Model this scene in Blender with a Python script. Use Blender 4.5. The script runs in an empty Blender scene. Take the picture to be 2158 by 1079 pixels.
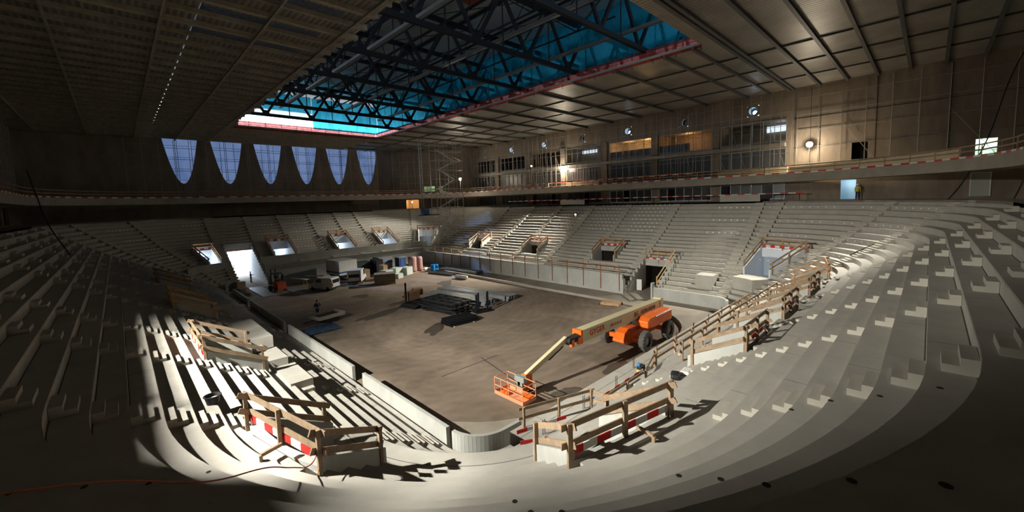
import bpy, bmesh, math, random
from mathutils import Vector, Matrix
random.seed(7)
sc = bpy.context.scene
COL = sc.collection
PI = math.pi
R = math.radians

# ------------------------------------------------------------------ camera
IW, IH = 2158.0, 1079.0
PPX, PPY = 1079.0, 501.0
VL, VR = (245.0, 450.0), (1962.0, 394.0)
FPX = math.sqrt(-((VL[0]-PPX)*(VR[0]-PPX)+(VL[1]-PPY)*(VR[1]-PPY)))
ay = Vector((VL[0]-PPX, -(VL[1]-PPY), -FPX)).normalized()
ax = Vector((VR[0]-PPX, -(VR[1]-PPY), -FPX)).normalized()
az = ax.cross(ay).normalized()
RM = Matrix((ax, ay, az))
CAMH = 12.8
cd = bpy.data.cameras.new('camera')
cam = bpy.data.objects.new('camera', cd)
COL.objects.link(cam)
cam.matrix_world = Matrix.Translation((0, 0, CAMH)) @ RM.to_4x4()
cd.sensor_width = 36.0
cd.lens = 36.0*FPX/IW
cd.shift_x = 0.0
cd.shift_y = (PPY-IH/2)/IW
cd.clip_end = 600
cd.clip_start = 0.05
sc.camera = cam

def px(p):
    c = RM.transposed() @ (Vector(p)-Vector((0, 0, CAMH)))
    if c.z > -0.2:
        return None
    return (PPX+FPX*c.x/-c.z, PPY-FPX*c.y/-c.z)

# ------------------------------------------------------------------ world, exposure, lamps
w = bpy.data.worlds.new('sky')
sc.world = w
w.use_nodes = True
nt = w.node_tree
bgn = nt.nodes['Background']
bgn.inputs['Color'].default_value = (0.72, 0.86, 1.0, 1)
bgn.inputs['Strength'].default_value = 4.5
sc.view_settings.view_transform = 'Standard'
sc.view_settings.look = 'None'
sc.view_settings.gamma = 1.0
sc.view_settings.use_curve_mapping = False
sc.view_settings.exposure = 0.0
sc.cycles.max_bounces = 7
sc.cycles.diffuse_bounces = 5
sc.cycles.glossy_bounces = 3
sc.cycles.transmission_bounces = 4
sc.cycles.transparent_max_bounces = 24
sc.cycles.sample_clamp_indirect = 4.0
sc.cycles.use_denoising = True

def light(name, loc, target, power, size, color, spread=160, kind='AREA', radius=0.2, blend=0.6, angle=120):
    l = bpy.data.lights.new(name, kind)
    l.energy = power
    l.color = color
    if kind == 'AREA':
        l.shape = 'DISK'
        l.size = size
        l.spread = R(spread)
    elif kind == 'SPOT':
        l.shadow_soft_size = radius
        l.spot_size = R(angle)
        l.spot_blend = blend
    else:
        l.shadow_soft_size = radius
    o = bpy.data.objects.new(name, l)
    COL.objects.link(o)
    o.location = loc
    d = Vector(target)-Vector(loc)
    o.rotation_euler = d.to_track_quat('-Z', 'Y').to_euler()
    return o

WARM = (1.0, 0.86, 0.66)
COOL = (0.93, 0.96, 1.0)
# floodlights standing on the balcony all round the hall (their housings are built further down)
FLOODS = [
    # name, location, target, power, size, colour, angle
    ('west', (-10.6, 24.0, 18.3), (6.5, 21.5, 3.0), 116000, 0.20, (1.0, 0.95, 0.84), 91),
    ('east', (68.2, 53.8, 18.9), (56.5, 56.5, 4.0), 130000, 0.22, (1.0, 0.93, 0.8), 74),
    ('southeast', (68.75, 11.9, 19.1), (56.0, 11.5, 4.0), 70000, 0.22, (1.0, 0.93, 0.8), 72),
    ('northeast', (60.8, 80.3, 18.4), (45.0, 86.0, 5.0), 30000, 0.22, (1.0, 0.93, 0.8), 56),
]
for n_, lo, ta, po, rad, co, an in FLOODS:
    light('flood_' + n_, lo, ta, po, 0.4, co, kind='SPOT', radius=rad, angle=an, blend=0.75)
for lo, po in (((68.3, 54.3, 19.0), 1800), ((68.4, 11.9, 19.1), 750), ((60.8, 80.3, 18.4), 1500)):
    light('flood_spill', lo, (lo[0], lo[1], 0), po, 0.2, (1.0, 0.86, 0.66), kind='POINT', radius=0.25)  # weak point lights added at the floods for wall glow and ambient

sun = bpy.data.lights.new('sun', 'SUN'); sun.energy = 45.0; sun.angle = R(1); sun.color = (1.0, 0.97, 0.92)
so = bpy.data.objects.new('sun', sun); COL.objects.link(so); so.rotation_euler = (R(-64), 0, R(22))

# ------------------------------------------------------------------ materials
MATS = {}
def mat(name, col, rough=0.8, metal=0.0, var=0.0, scale=1.0, bump=0.0, col2=None, spec=0.3, alpha=None, emis=None, estr=0.0, stretch=None, bscale=None, trans=None):
    if name in MATS:
        return MATS[name]
    m = bpy.data.materials.new(name)
    m.use_nodes = True
    t = m.node_tree
    b = t.nodes['Principled BSDF']
    b.inputs['Base Color'].default_value = (*col, 1)
    b.inputs['Roughness'].default_value = rough
    b.inputs['Metallic'].default_value = metal
    b.inputs['Specular IOR Level'].default_value = spec
    if emis:
        b.inputs['Emission Color'].default_value = (*emis, 1)
        b.inputs['Emission Strength'].default_value = estr
    vec = None
    if var > 0 or bump > 0:
        tc = t.nodes.new('ShaderNodeTexCoord')
        mp = t.nodes.new('ShaderNodeMapping')
        t.links.new(tc.outputs['Object'], mp.inputs['Vector'])
        if stretch:
            mp.inputs['Scale'].default_value = stretch
        vec = mp.outputs['Vector']
    if var > 0:
        n = t.nodes.new('ShaderNodeTexNoise')
        n.inputs['Scale'].default_value = scale
        n.inputs['Detail'].default_value = 6
        n.inputs['Roughness'].default_value = 0.65
        t.links.new(vec, n.inputs['Vector'])
        r = t.nodes.new('ShaderNodeValToRGB')
        c2 = col2 or tuple(c*(1-var) for c in col)
        r.color_ramp.elements[0].position = 0.32
        r.color_ramp.elements[0].color = (*c2, 1)
        r.color_ramp.elements[1].position = 0.68
        r.color_ramp.elements[1].color = (*col, 1)
        t.links.new(n.outputs['Fac'], r.inputs['Fac'])
        t.links.new(r.outputs['Color'], b.inputs['Base Color'])
    if bump > 0:
        n2 = t.nodes.new('ShaderNodeTexNoise')
        n2.inputs['Scale'].default_value = bscale or scale*6
        n2.inputs['Detail'].default_value = 4
        t.links.new(vec, n2.inputs['Vector'])
        bp = t.nodes.new('ShaderNodeBump')
        bp.inputs['Strength'].default_value = bump
        bp.inputs['Distance'].default_value = 0.02
        t.links.new(n2.outputs['Fac'], bp.inputs['Height'])
        t.links.new(bp.outputs['Normal'], b.inputs['Normal'])
    MATS[name] = m
    return m

def mat_sheet(name, tint, film=(0.3, 0.3, 0.3), opacity=0.3, noise=0.0, nscale=1.0, stretch=(1, 1, 1)):
    """thin plastic or net: lets tinted light through, scatters the rest"""
    m = bpy.data.materials.new(name)
    m.use_nodes = True
    t = m.node_tree
    t.nodes.remove(t.nodes['Principled BSDF'])
    out = t.nodes['Material Output']
    tr = t.nodes.new('ShaderNodeBsdfTransparent')
    tr.inputs['Color'].default_value = (*tint, 1)
    tl = t.nodes.new('ShaderNodeBsdfTranslucent')
    tl.inputs['Color'].default_value = (*film, 1)
    df = t.nodes.new('ShaderNodeBsdfDiffuse')
    df.inputs['Color'].default_value = (*film, 1)
    m1 = t.nodes.new('ShaderNodeMixShader')
    m1.inputs[0].default_value = 0.5
    t.links.new(tl.outputs[0], m1.inputs[1])
    t.links.new(df.outputs[0], m1.inputs[2])
    m2 = t.nodes.new('ShaderNodeMixShader')
    m2.inputs[0].default_value = opacity
    t.links.new(tr.outputs[0], m2.inputs[1])
    t.links.new(m1.outputs[0], m2.inputs[2])
    if noise > 0:
        tc = t.nodes.new('ShaderNodeTexCoord')
        mp = t.nodes.new('ShaderNodeMapping')
        mp.inputs['Scale'].default_value = stretch
        n = t.nodes.new('ShaderNodeTexNoise')
        n.inputs['Scale'].default_value = nscale
        n.inputs['Detail'].default_value = 5
        mr = t.nodes.new('ShaderNodeMapRange')
        mr.inputs['From Min'].default_value = 0.3
        mr.inputs['From Max'].default_value = 0.7
        mr.inputs['To Min'].default_value = max(0.0, opacity-noise)
        mr.inputs['To Max'].default_value = min(1.0, opacity+noise)
        t.links.new(tc.outputs['Object'], mp.inputs['Vector'])
        t.links.new(mp.outputs[0], n.inputs['Vector'])
        t.links.new(n.outputs['Fac'], mr.inputs['Value'])
        t.links.new(mr.outputs[0], m2.inputs[0])
    t.links.new(m2.outputs[0], out.inputs['Surface'])
    MATS[name] = m
    return m

def mat_ribbed(name, colA, colB, axis, freq, rough=0.5, metal=0.3, var=0.35, bumpd=0.03):
    """trapezoidal sheet: ribs running across `axis`"""
    m = bpy.data.materials.new(name)
    m.use_nodes = True
    t = m.node_tree
    b = t.nodes['Principled BSDF']
    b.inputs['Roughness'].default_value = rough
    b.inputs['Metallic'].default_value = metal
    tc = t.nodes.new('ShaderNodeTexCoord')
    sp = t.nodes.new('ShaderNodeSeparateXYZ')
    t.links.new(tc.outputs['Object'], sp.inputs[0])
    mu = t.nodes.new('ShaderNodeMath'); mu.operation = 'MULTIPLY'; mu.inputs[1].default_value = freq
    t.links.new(sp.outputs[axis], mu.inputs[0])
    fr = t.nodes.new('ShaderNodeMath'); fr.operation = 'PINGPONG'; fr.inputs[1].default_value = 0.5
    t.links.new(mu.outputs[0], fr.inputs[0])
    mr = t.nodes.new('ShaderNodeMapRange')
    mr.inputs['From Min'].default_value = 0.16
    mr.inputs['From Max'].default_value = 0.3
    t.links.new(fr.outputs[0], mr.inputs['Value'])
    bp = t.nodes.new('ShaderNodeBump')
    bp.inputs['Strength'].default_value = 0.9
    bp.inputs['Distance'].default_value = bumpd
    t.links.new(mr.outputs[0], bp.inputs['Height'])
    t.links.new(bp.outputs['Normal'], b.inputs['Normal'])
    n = t.nodes.new('ShaderNodeTexNoise')
    n.inputs['Scale'].default_value = 0.35
    n.inputs['Detail'].default_value = 6
    t.links.new(tc.outputs['Object'], n.inputs['Vector'])
    r = t.nodes.new('ShaderNodeValToRGB')
    r.color_ramp.elements[0].position = 0.35
    r.color_ramp.elements[0].color = (*[c*(1-var) for c in colA], 1)
    r.color_ramp.elements[1].position = 0.7
    r.color_ramp.elements[1].color = (*colA, 1)
    t.links.new(n.outputs['Fac'], r.inputs['Fac'])
    mx = t.nodes.new('ShaderNodeMixRGB')
    mx.inputs['Color2'].default_value = (*colB, 1)
    mf = t.nodes.new('ShaderNodeMath'); mf.operation = 'MULTIPLY'; mf.inputs[1].default_value = 0.6
    t.links.new(mr.outputs[0], mf.inputs[0])
    t.links.new(mf.outputs[0], mx.inputs['Fac'])
    t.links.new(r.outputs['Color'], mx.inputs['Color1'])
    t.links.new(mx.outputs['Color'], b.inputs['Base Color'])
    MATS[name] = m
    return m

M_CONC = mat('precast_concrete', (0.46, 0.445, 0.40), 0.85, var=0.16, scale=0.9, bump=0.15)
M_CONCD = mat('cast_concrete_wall', (0.30, 0.245, 0.19), 0.85, var=0.42, scale=0.5, bump=0.2, stretch=(1, 1, 0.35))
M_CONCB = mat('balcony_concrete', (0.36, 0.33, 0.28), 0.85, var=0.25, scale=0.6, bump=0.1)
M_CONCW = mat('rink_wall_concrete', (0.47, 0.48, 0.45), 0.8, var=0.22, scale=0.8, bump=0.1, stretch=(1, 1, 0.5))
M_BLOCK = mat('step_block_concrete', (0.50, 0.48, 0.42), 0.85, var=0.12, scale=1.4, bump=0.1)
M_WHITEW = mat('white_painted_wall', (0.72, 0.77, 0.82), 0.7, var=0.08, scale=1.0)
M_JOINTSHADE = mat('joint_and_shadow_line', (0.10, 0.095, 0.085), 0.9)  # mortar joints, and the shadow lines painted along the rows
M_DOT = mat('pale_fixing_plug', (0.9, 0.89, 0.85), 0.5)
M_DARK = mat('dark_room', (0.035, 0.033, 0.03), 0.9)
M_BEAM = mat('ceiling_timber_beam', (0.34, 0.30, 0.23), 0.8, var=0.4, scale=1.5)
M_BEAMS = mat('ceiling_steel_beam', (0.13, 0.13, 0.125), 0.5, metal=0.4, var=0.3, scale=1.2)
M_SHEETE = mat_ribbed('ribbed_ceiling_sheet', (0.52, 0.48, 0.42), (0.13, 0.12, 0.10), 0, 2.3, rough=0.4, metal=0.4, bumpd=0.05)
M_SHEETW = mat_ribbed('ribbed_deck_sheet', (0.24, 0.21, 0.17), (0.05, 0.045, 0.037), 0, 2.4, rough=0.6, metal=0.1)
M_ROOF = mat_ribbed('ribbed_roof_sheet', (0.23, 0.27, 0.30), (0.09, 0.11, 0.13), 0, 2.6, rough=0.5, metal=0.1, var=0.2)
M_BLACKS = mat('black_painted_steel', (0.010, 0.011, 0.013), 0.8, spec=0.1)
M_GALV = mat('galvanised_steel', (0.52, 0.56, 0.60), 0.35, metal=0.75, var=0.25, scale=2.0)
M_DUCT = mat('grey_duct_steel', (0.09, 0.095, 0.10), 0.5, metal=0.3)
M_TIMBER = mat('rough_timber', (0.58, 0.37, 0.21), 0.8, var=0.45, scale=3.0, bump=0.2, stretch=(1, 1, 1))
M_TIMBERG = mat('weathered_timber', (0.36, 0.26, 0.17), 0.85, var=0.4, scale=3.0, bump=0.2)
M_TIMBERP = mat('new_pine_timber', (0.58, 0.36, 0.17), 0.75, var=0.3, scale=3.0, bump=0.15)
M_RED = mat('red_board_paint', (0.62, 0.03, 0.025), 0.6, var=0.2, scale=3)
M_WHITE = mat('white_board_paint', (0.78, 0.77, 0.74), 0.6, var=0.1, scale=3)
M_SCAF = mat('scaffold_tube_steel', (0.34, 0.32, 0.28), 0.5, metal=0.3)
M_BLUETARP = mat_sheet('blue_tarpaulin', (0.05, 0.42, 0.62), film=(0.008, 0.18, 0.28), opacity=0.33, noise=0.3, nscale=0.7, stretch=(1, 1, 0.4))
M_REDNET = mat_sheet('red_safety_net', (0.62, 0.20, 0.18), film=(0.38, 0.07, 0.06), opacity=0.45, noise=0.2, nscale=1.6)
M_FILM = mat_sheet('window_film', (0.019, 0.029, 0.056), film=(0.06, 0.075, 0.12), opacity=0.14, noise=0.08, nscale=0.35, stretch=(1, 1, 0.5))
M_GLASSD = mat('dark_window_film', (0.045, 0.047, 0.045), 0.35, var=0.4, scale=0.8, spec=0.5)
M_LENS = mat('lit_lamp_lens', (1, 1, 1), 0.5, emis=(1.0, 0.93, 0.78), estr=60)
M_LENSW = mat('warm_lamp_lens', (1, 1, 1), 0.5, emis=(1.0, 0.72, 0.36), estr=25)
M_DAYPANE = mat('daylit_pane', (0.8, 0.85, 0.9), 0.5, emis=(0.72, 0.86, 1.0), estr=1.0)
M_ORANGE = mat('orange_lift_paint', (0.85, 0.16, 0.015), 0.4, var=0.2, scale=2.0, spec=0.5)
M_CREAM = mat('cream_lift_paint', (0.62, 0.56, 0.36), 0.45, var=0.12, scale=1.0, spec=0.5)
M_TYRE = mat('tyre_rubber', (0.11, 0.105, 0.10), 0.9, var=0.3, scale=4, bump=0.3)
M_RIM = mat('wheel_rim_paint', (0.40, 0.37, 0.33), 0.6)
M_BLACK = mat('matt_black', (0.02, 0.02, 0.022), 0.6)
M_STICK = mat('red_lettering', (0.55, 0.04, 0.02), 0.5)
M_STICKD = mat('dark_lettering', (0.03, 0.03, 0.035), 0.5)

# ------------------------------------------------------------------ mesh helpers
class MB:
    def __init__(s):
        s.v = []; s.f = []; s.m = []
    def add(s, vs, fs, mi=0):
        k = len(s.v)
        s.v.extend([tuple(v) for v in vs])
        s.f.extend([tuple(i+k for i in f) for f in fs])
        s.m.extend([mi]*len(fs))
        return s
    def quad(s, a, b, c, d, mi=0):
        return s.add([a, b, c, d], [(0, 1, 2, 3)], mi)
    def box(s, c, sz, rz=0.0, mi=0, tilt=None):
        hx, hy, hz = sz[0]/2, sz[1]/2, sz[2]/2
        M = Matrix.Rotation(rz, 3, 'Z')
        if tilt is not None:
            M = M @ tilt
        vs = []
        for x, y, z in ((-1, -1, -1), (1, -1, -1), (1, 1, -1), (-1, 1, -1), (-1, -1, 1), (1, -1, 1), (1, 1, 1), (-1, 1, 1)):
            p = M @ Vector((x*hx, y*hy, z*hz))
            vs.append((c[0]+p.x, c[1]+p.y, c[2]+p.z))
        return s.add(vs, [(0, 3, 2, 1), (4, 5, 6, 7), (0, 1, 5, 4), (1, 2, 6, 5), (2, 3, 7, 6), (3, 0, 4, 7)], mi)
    def beam(s, a, b, wd, ht, mi=0, up=(0, 0, 1)):
        """rectangular bar a->b: wd sideways, ht along up"""
        a = Vector(a); b = Vector(b)
        d = (b-a)
        if d.length < 1e-6:
            return s
        d.normalize()
        u = Vector(up)
        sd_ = d.cross(u)
        if sd_.length < 1e-4:
            u = Vector((1, 0, 0)); sd_ = d.cross(u)
        sd_.normalize()
        u = sd_.cross(d).normalized()
        vs = []
        for p in (a, b):
            for i, j in ((-1, -1), (1, -1), (1, 1), (-1, 1)):
                vs.append(p+sd_*(i*wd/2)+u*(j*ht/2))
        return s.add(vs, [(0, 3, 2, 1), (4, 5, 6, 7), (0, 1, 5, 4), (1, 2, 6, 5), (2, 3, 7, 6), (3, 0, 4, 7)], mi)
    def tube(s, a, b, r, n=6, mi=0, r2=None):
        a = Vector(a); b = Vector(b)
        d = b-a
        if d.length < 1e-6:
            return s
        d.normalize()
        u = Vector((0, 0, 1)) if abs(d.z) < 0.9 else Vector((1, 0, 0))
        e1 = d.cross(u).normalized(); e2 = d.cross(e1)
        r2 = r if r2 is None else r2
        vs = []
        for p, rr in ((a, r), (b, r2)):
            for i in range(n):
                t = 2*PI*i/n
                vs.append(p+e1*(math.cos(t)*rr)+e2*(math.sin(t)*rr))
        fs = [(i, (i+1) % n, n+(i+1) % n, n+i) for i in range(n)]
        fs += [tuple(range(n-1, -1, -1)), tuple(range(n, 2*n))]
        return s.add(vs, fs, mi)
    def path(s, pts, r, n=6, mi=0):
        for a, b in zip(pts[:-1], pts[1:]):
            s.tube(a, b, r, n, mi)
        return s
    def prism(s, poly, a0, a1, axis='y', mi=0):
        """poly: 2D outline, extruded along axis from a0 to a1"""
        n = len(poly)
        def P(p, a):
            if axis == 'y': return (p[0], a, p[1])
            if axis == 'x': return (a, p[0], p[1])
            return (p[0], p[1], a)
        vs = [P(p, a0) for p in poly]+[P(p, a1) for p in poly]
        fs = [(i, (i+1) % n, n+(i+1) % n, n+i) for i in range(n)]
        fs += [tuple(range(n-1, -1, -1)), tuple(range(n, 2*n))]
        return s.add(vs, fs, mi)
    def lathe(s, prof, c, axis='z', n=20, mi=0):
        vs = []; fs = []
        k = len(prof)
        for i in range(n):
            t = 2*PI*i/n
            for r_, h in prof:
                x, y = r_*math.cos(t), r_*math.sin(t)
                if axis == 'z': p = (c[0]+x, c[1]+y, c[2]+h)
                elif axis == 'x': p = (c[0]+h, c[1]+x, c[2]+y)
                else: p = (c[0]+x, c[1]+h, c[2]+y)
                vs.append(p)
        for i in range(n):
            j = (i+1) % n
            for q in range(k-1):
                fs.append((i*k+q, j*k+q, j*k+q+1, i*k+q+1))
        return s.add(vs, fs, mi)
    def build(s, name, mats, parent=None, off=(0, 0, 0), smooth=False, bevel=0.0, fixn=True):
        me = bpy.data.meshes.new(name)
        ox, oy, oz = off
        me.from_pydata([(v[0]-ox, v[1]-oy, v[2]-oz) for v in s.v], [], s.f)
        if not isinstance(mats, (list, tuple)):
            mats = [mats]
        for m_ in mats:
            me.materials.append(m_)
        if len(mats) > 1:
            me.polygons.foreach_set('material_index', s.m)
        if fixn:
            bm = bmesh.new(); bm.from_mesh(me)
            bmesh.ops.recalc_face_normals(bm, faces=bm.faces)
            bm.to_mesh(me); bm.free()
        if smooth:
            me.polygons.foreach_set('use_smooth', [True]*len(me.polygons))
        me.update()
        o = bpy.data.objects.new(name, me)
        COL.objects.link(o)
        o.location = off if parent is None else (0, 0, 0)
        if parent is not None:
            o.parent = parent
            if parent.type == 'MESH':
                o.location = Vector(off)*0
        if bevel > 0:
            md = o.modifiers.new('bevel', 'BEVEL')
            md.width = bevel; md.segments = 2; md.limit_method = 'ANGLE'
        return o

def tag(o, label=None, cat=None, group=None, kind=None):
    if label: o['label'] = label
    if cat: o['category'] = cat
    if group: o['group'] = group
    if kind: o['kind'] = kind
    return o

def thing(name, label, cat, loc=(0, 0, 0), rz=0.0, group=None):
    o = bpy.data.objects.new(name, None)
    COL.objects.link(o)
    o.empty_display_size = 0.2
    o.location = loc
    o.rotation_euler = (0, 0, rz)
    return tag(o, label, cat, group)

def struct(name, mb, mats, label=None, **k):
    o = mb.build(name, mats, **k)
    o['kind'] = 'structure'
    if label: o['label'] = label
    return o

def dup(root, loc, rz=None, label=None, group=None):
    r = root.copy(); COL.objects.link(r)
    r.location = loc
    if rz is not None: r.rotation_euler = (0, 0, rz)
    if label: r['label'] = label
    if group: r['group'] = group
    for ch in list(root.children):
        c = ch.copy(); COL.objects.link(c); c.parent = r
        for g in list(ch.children):
            e = g.copy(); COL.objects.link(e); e.parent = c
    return r

# ------------------------------------------------------------------ bowl geometry
Z = [7.12-.44*(15-n) for n in range(16)]+[7.64, 8.17, 8.72, 9.28, 9.85, 10.42, 11.0, 11.55]
D0, DR = 0.3, 0.8
CEN = {'SW': (13.25, 16.6), 'SE': (45.3, 16.6), 'NE': (45.3, 75.4), 'NW': (13.25, 75.4)}
def pt(seg, t, d, z=0.0):
    if seg == 'W': return (11.25-d, t, z)
    if seg == 'E': return (47.3+d, t, z)
    if seg == 'S': return (t, 14.6-d, z)
    if seg == 'N': return (t, 77.4+d, z)
    c = CEN[seg]; r = 2+d
    return (c[0]+r*math.cos(R(t)), c[1]+r*math.sin(R(t)), z)
RANGE = {'W': (16.6, 75.4), 'E': (16.6, 75.4), 'S': (13.25, 45.3), 'N': (13.25, 45.3),
         'SW': (180, 270), 'SE': (270, 360), 'NE': (0, 90), 'NW': (90, 180)}
def zrow(seg, n):
    n = max(0, min(n, 23))
    if seg in ('S',) and n <= 2: return 1.2
    if seg == 'SW' and n == 5: return 3.16
    return Z[n]
def zat(seg, d):
    return zrow(seg, int((d-D0)/DR))

# vomitories: seg, t0, t1
VOMS = [('SW', 180, 204), ('SW', 246, 270), ('W', 26.4, 30.4), ('W', 42.6, 46.6), ('W', 58.8, 62.8),
        ('S', 21.8, 25.4), ('S', 29.2, 32.8), ('S', 37.0, 40.6), ('SE', 270, 292), ('SE', 325, 349),
        ('E', 32.9, 36.8), ('E', 48.4, 52.3), ('E', 64.0, 67.9), ('NE', 36, 58),
        ('N', 41.5, 45.0), ('N', 31.8, 35.3), ('N', 20.2, 23.7), ('NW', 99, 112)]
def vmax(sg, a):
    return 11 if sg == 'NW' else 12 if sg == 'N' or sg == 'NE' else (11 if sg == 'SE' and a > 300 else 9)
CUTS = {}
for sg, a, b in VOMS:
    CUTS.setdefault(sg, []).append((a, b, 7, vmax(sg, a)))
GATE = (13.3, 17.5)
TUN = (23.8, 27.9)
CUTS['N'].append((GATE[0], GATE[1], 0, 12))
CUTS['E'].append((TUN[0], TUN[1], 0, 6))

NAMES = {'W': 'west', 'E': 'east', 'S': 'south', 'N': 'north', 'SW': 'southwest', 'SE': 'southeast', 'NE': 'northeast', 'NW': 'northwest'}
def breaks(seg):
    a, b = RANGE[seg]
    bs = {a, b}
    if seg in CEN:
        t = a
        while t < b:
            bs.add(t); t += 3
    for c in CUTS.get(seg, []):
        bs.add(c[0]); bs.add(c[1])
    return sorted(bs)

def terrace(seg):
    mb = MB()
    bs = breaks(seg)
    for t0, t1 in zip(bs[:-1], bs[1:]):
        tm = (t0+t1)/2
        cut = [c for c in CUTS.get(seg, []) if c[0] <= tm <= c[1]]
        def iscut(n): return any(c[2] <= n <= c[3] for c in cut)
        for n in range(23):
            d0 = D0+DR*n; d1 = d0+DR
            z = zrow(seg, n)
            zp = zrow(seg, n-1) if n > 0 else 0.0
            if iscut(n):
                continue
            mb.quad(pt(seg, t0, d0, z), pt(seg, t1, d0, z), pt(seg, t1, d1, z), pt(seg, t0, d1, z))
            if iscut(n-1):
                zp = z-0.35
            if z > zp:
                mb.quad(pt(seg, t0, d0, zp), pt(seg, t1, d0, zp), pt(seg, t1, d0, z), pt(seg, t0, d0, z))
            if not iscut(n+1):
                mb.quad(pt(seg, t0, d1-0.035, z+0.002), pt(seg, t1, d1-0.035, z+0.002), pt(seg, t1, d1-0.001, z+0.002), pt(seg, t0, d1-0.001, z+0.002), 2)  # painted shadow line at the back of the tread
            mb.quad(pt(seg, t0, d0-0.003, z-0.05), pt(seg, t1, d0-0.003, z-0.05), pt(seg, t1, d0-0.003, z-0.035), pt(seg, t0, d0-0.003, z-0.035), 2)  # painted shadow line just under the nosing
        n = 23
        d0 = D0+DR*n
        mb.quad(pt(seg, t0, d0, Z[22]), pt(seg, t1, d0, Z[22]), pt(seg, t1, d0, Z[23]), pt(seg, t0, d0, Z[23]))
    return mb

# dots: pale plugs on the risers
def dots(mb, seg, n, t0, t1, step, r=0.11):
    if seg in CEN:
        k = step/(2+D0+DR*n)*180/PI
    else:
        k = step
    t = t0
    z = (zrow(seg, n-1)+zrow(seg, n))/2
    d = D0+DR*n-0.012
    while t <= t1+1e-6:
        cx_ = Vector(pt(seg, t, d, z))
        tx = (Vector(pt(seg, t+0.1, d, z))-cx_).normalized()
        vs = []
        for i in range(8):
            a = 2*PI*i/8
            vs.append(cx_+tx*(r*math.cos(a))+Vector((0, 0, r*math.sin(a))))
        mb.add(vs, [tuple(range(8))], 1)
        t += k

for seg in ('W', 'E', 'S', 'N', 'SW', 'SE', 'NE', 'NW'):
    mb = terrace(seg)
    if seg == 'E':
        for n in range(16, 24):
            for a in (30.2, 38.1, 46.0, 53.9, 61.8):
                dots(mb, seg, n, a+0.25*(23-n)*0.2, a+5.0, 0.8)
        for n in (16, 19, 22):
            dots(mb, seg, n, 17.3, 22.5, 0.8)
    if seg == 'SE':
        for n in (10, 13, 16, 19, 22):
            dots(mb, seg, n, 335, 359, 0.95, 0.08)
            dots(mb, seg, n, 301, 326, 0.95, 0.08)
    if seg == 'N':
        for n in (6, 11, 14, 17, 20, 22):
            for a in (18.3, 24.6, 31.2, 36.8, 42.4):
                if n == 11 or n > 12:
                    dots(mb, seg, n, a, min(a+4.2, 45.2), 0.6)
    if seg == 'NW':
        for n in (12, 15, 18, 21):
            dots(mb, seg, n, 92, 105, 0.6); dots(mb, seg, n, 126, 140, 0.6); dots(mb, seg, n, 150, 160, 0.6)
    if seg == 'W':
        for n in (15, 18, 21):
            for a in (18.5, 26, 33.5, 41, 50, 58, 66):
                dots(mb, seg, n, a, a+4.8, 0.6, 0.08)
    a, b_ = RANGE[seg]
    step = 15 if seg in CEN else 3.92
    kk = 0
    t = a+step/2
    while t < b_ and seg not in CEN:
        if seg in CEN: w_ = 0.012/(12)*180/PI
        else: w_ = 0.012
        for n in range(23):
            if any(c[0]-0.1 < t < c[1]+0.1 and c[2] <= n+1 and n <= c[3] for c in CUTS.get(seg, [])): continue
            if (n+kk) % 2 and seg not in CEN: continue
            d0 = D0+DR*n; z = zrow(seg, n); zn = zrow(seg, n+1)
            mb.quad(pt(seg, t-w_, d0, z+0.002), pt(seg, t+w_, d0, z+0.002), pt(seg, t+w_, d0+DR, z+0.002), pt(seg, t-w_, d0+DR, z+0.002), 2)
            mb.quad(pt(seg, t-w_, d0+DR-0.003, z), pt(seg, t+w_, d0+DR-0.003, z), pt(seg, t+w_, d0+DR-0.003, zn), pt(seg, t-w_, d0+DR-0.003, zn), 2)
        t += step; kk += 1
    struct('terrace_slab_'+NAMES[seg], mb, [M_CONC, M_DOT, M_JOINTSHADE], fixn=False)

def ring(segs, d0, d1, z0, z1, mb=None, rng=None, dd=None):
    """solid ring between offsets d0..d1 and heights z0..z1"""
    mb = mb or MB()
    for seg in segs:
        a, b = (rng or {}).get(seg, RANGE[seg])
        bs = [a, b]
        if seg in CEN:
            k = max(1, int((b-a)/3)); bs = [a+(b-a)*i/k for i in range(k+1)]
        e1 = (dd or {}).get(seg, d1)
        for t0, t1 in zip(bs[:-1], bs[1:]):
            p = [pt(seg, t0, d0), pt(seg, t1, d0), pt(seg, t1, e1), pt(seg, t0, e1)]
            vs = [(q[0], q[1], z0) for q in p]+[(q[0], q[1], z1) for q in p]
            mb.add(vs, [(0, 3, 2, 1), (4, 5, 6, 7), (0, 1, 5, 4), (1, 2, 6, 5), (2, 3, 7, 6), (3, 0, 4, 7)])
    return mb
ALL = ('W', 'SW', 'S', 'SE', 'E', 'NE', 'N', 'NW')
OUT = {'W': 22.6, 'SW': 22.6, 'S': 22.4, 'SE': 22.4, 'E': 22.6, 'NE': 22.6, 'N': 28.5, 'NW': 22.6}
for seg in ALL:
    a, b = RANGE[seg]
    struct('floor_concourse_'+NAMES[seg], ring((seg,), 18.7, 22.7, 11.3, 11.55, dd=OUT), M_CONCB)
for seg in ALL:
    mb = ring((seg,), 19.0, 19.22, 14.15, 15.25)
    ring((seg,), 19.22, 22, 14.15, 14.45, mb=mb, dd=OUT)
    struct('balcony_slab_'+NAMES[seg], mb, M_CONCB)

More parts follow.
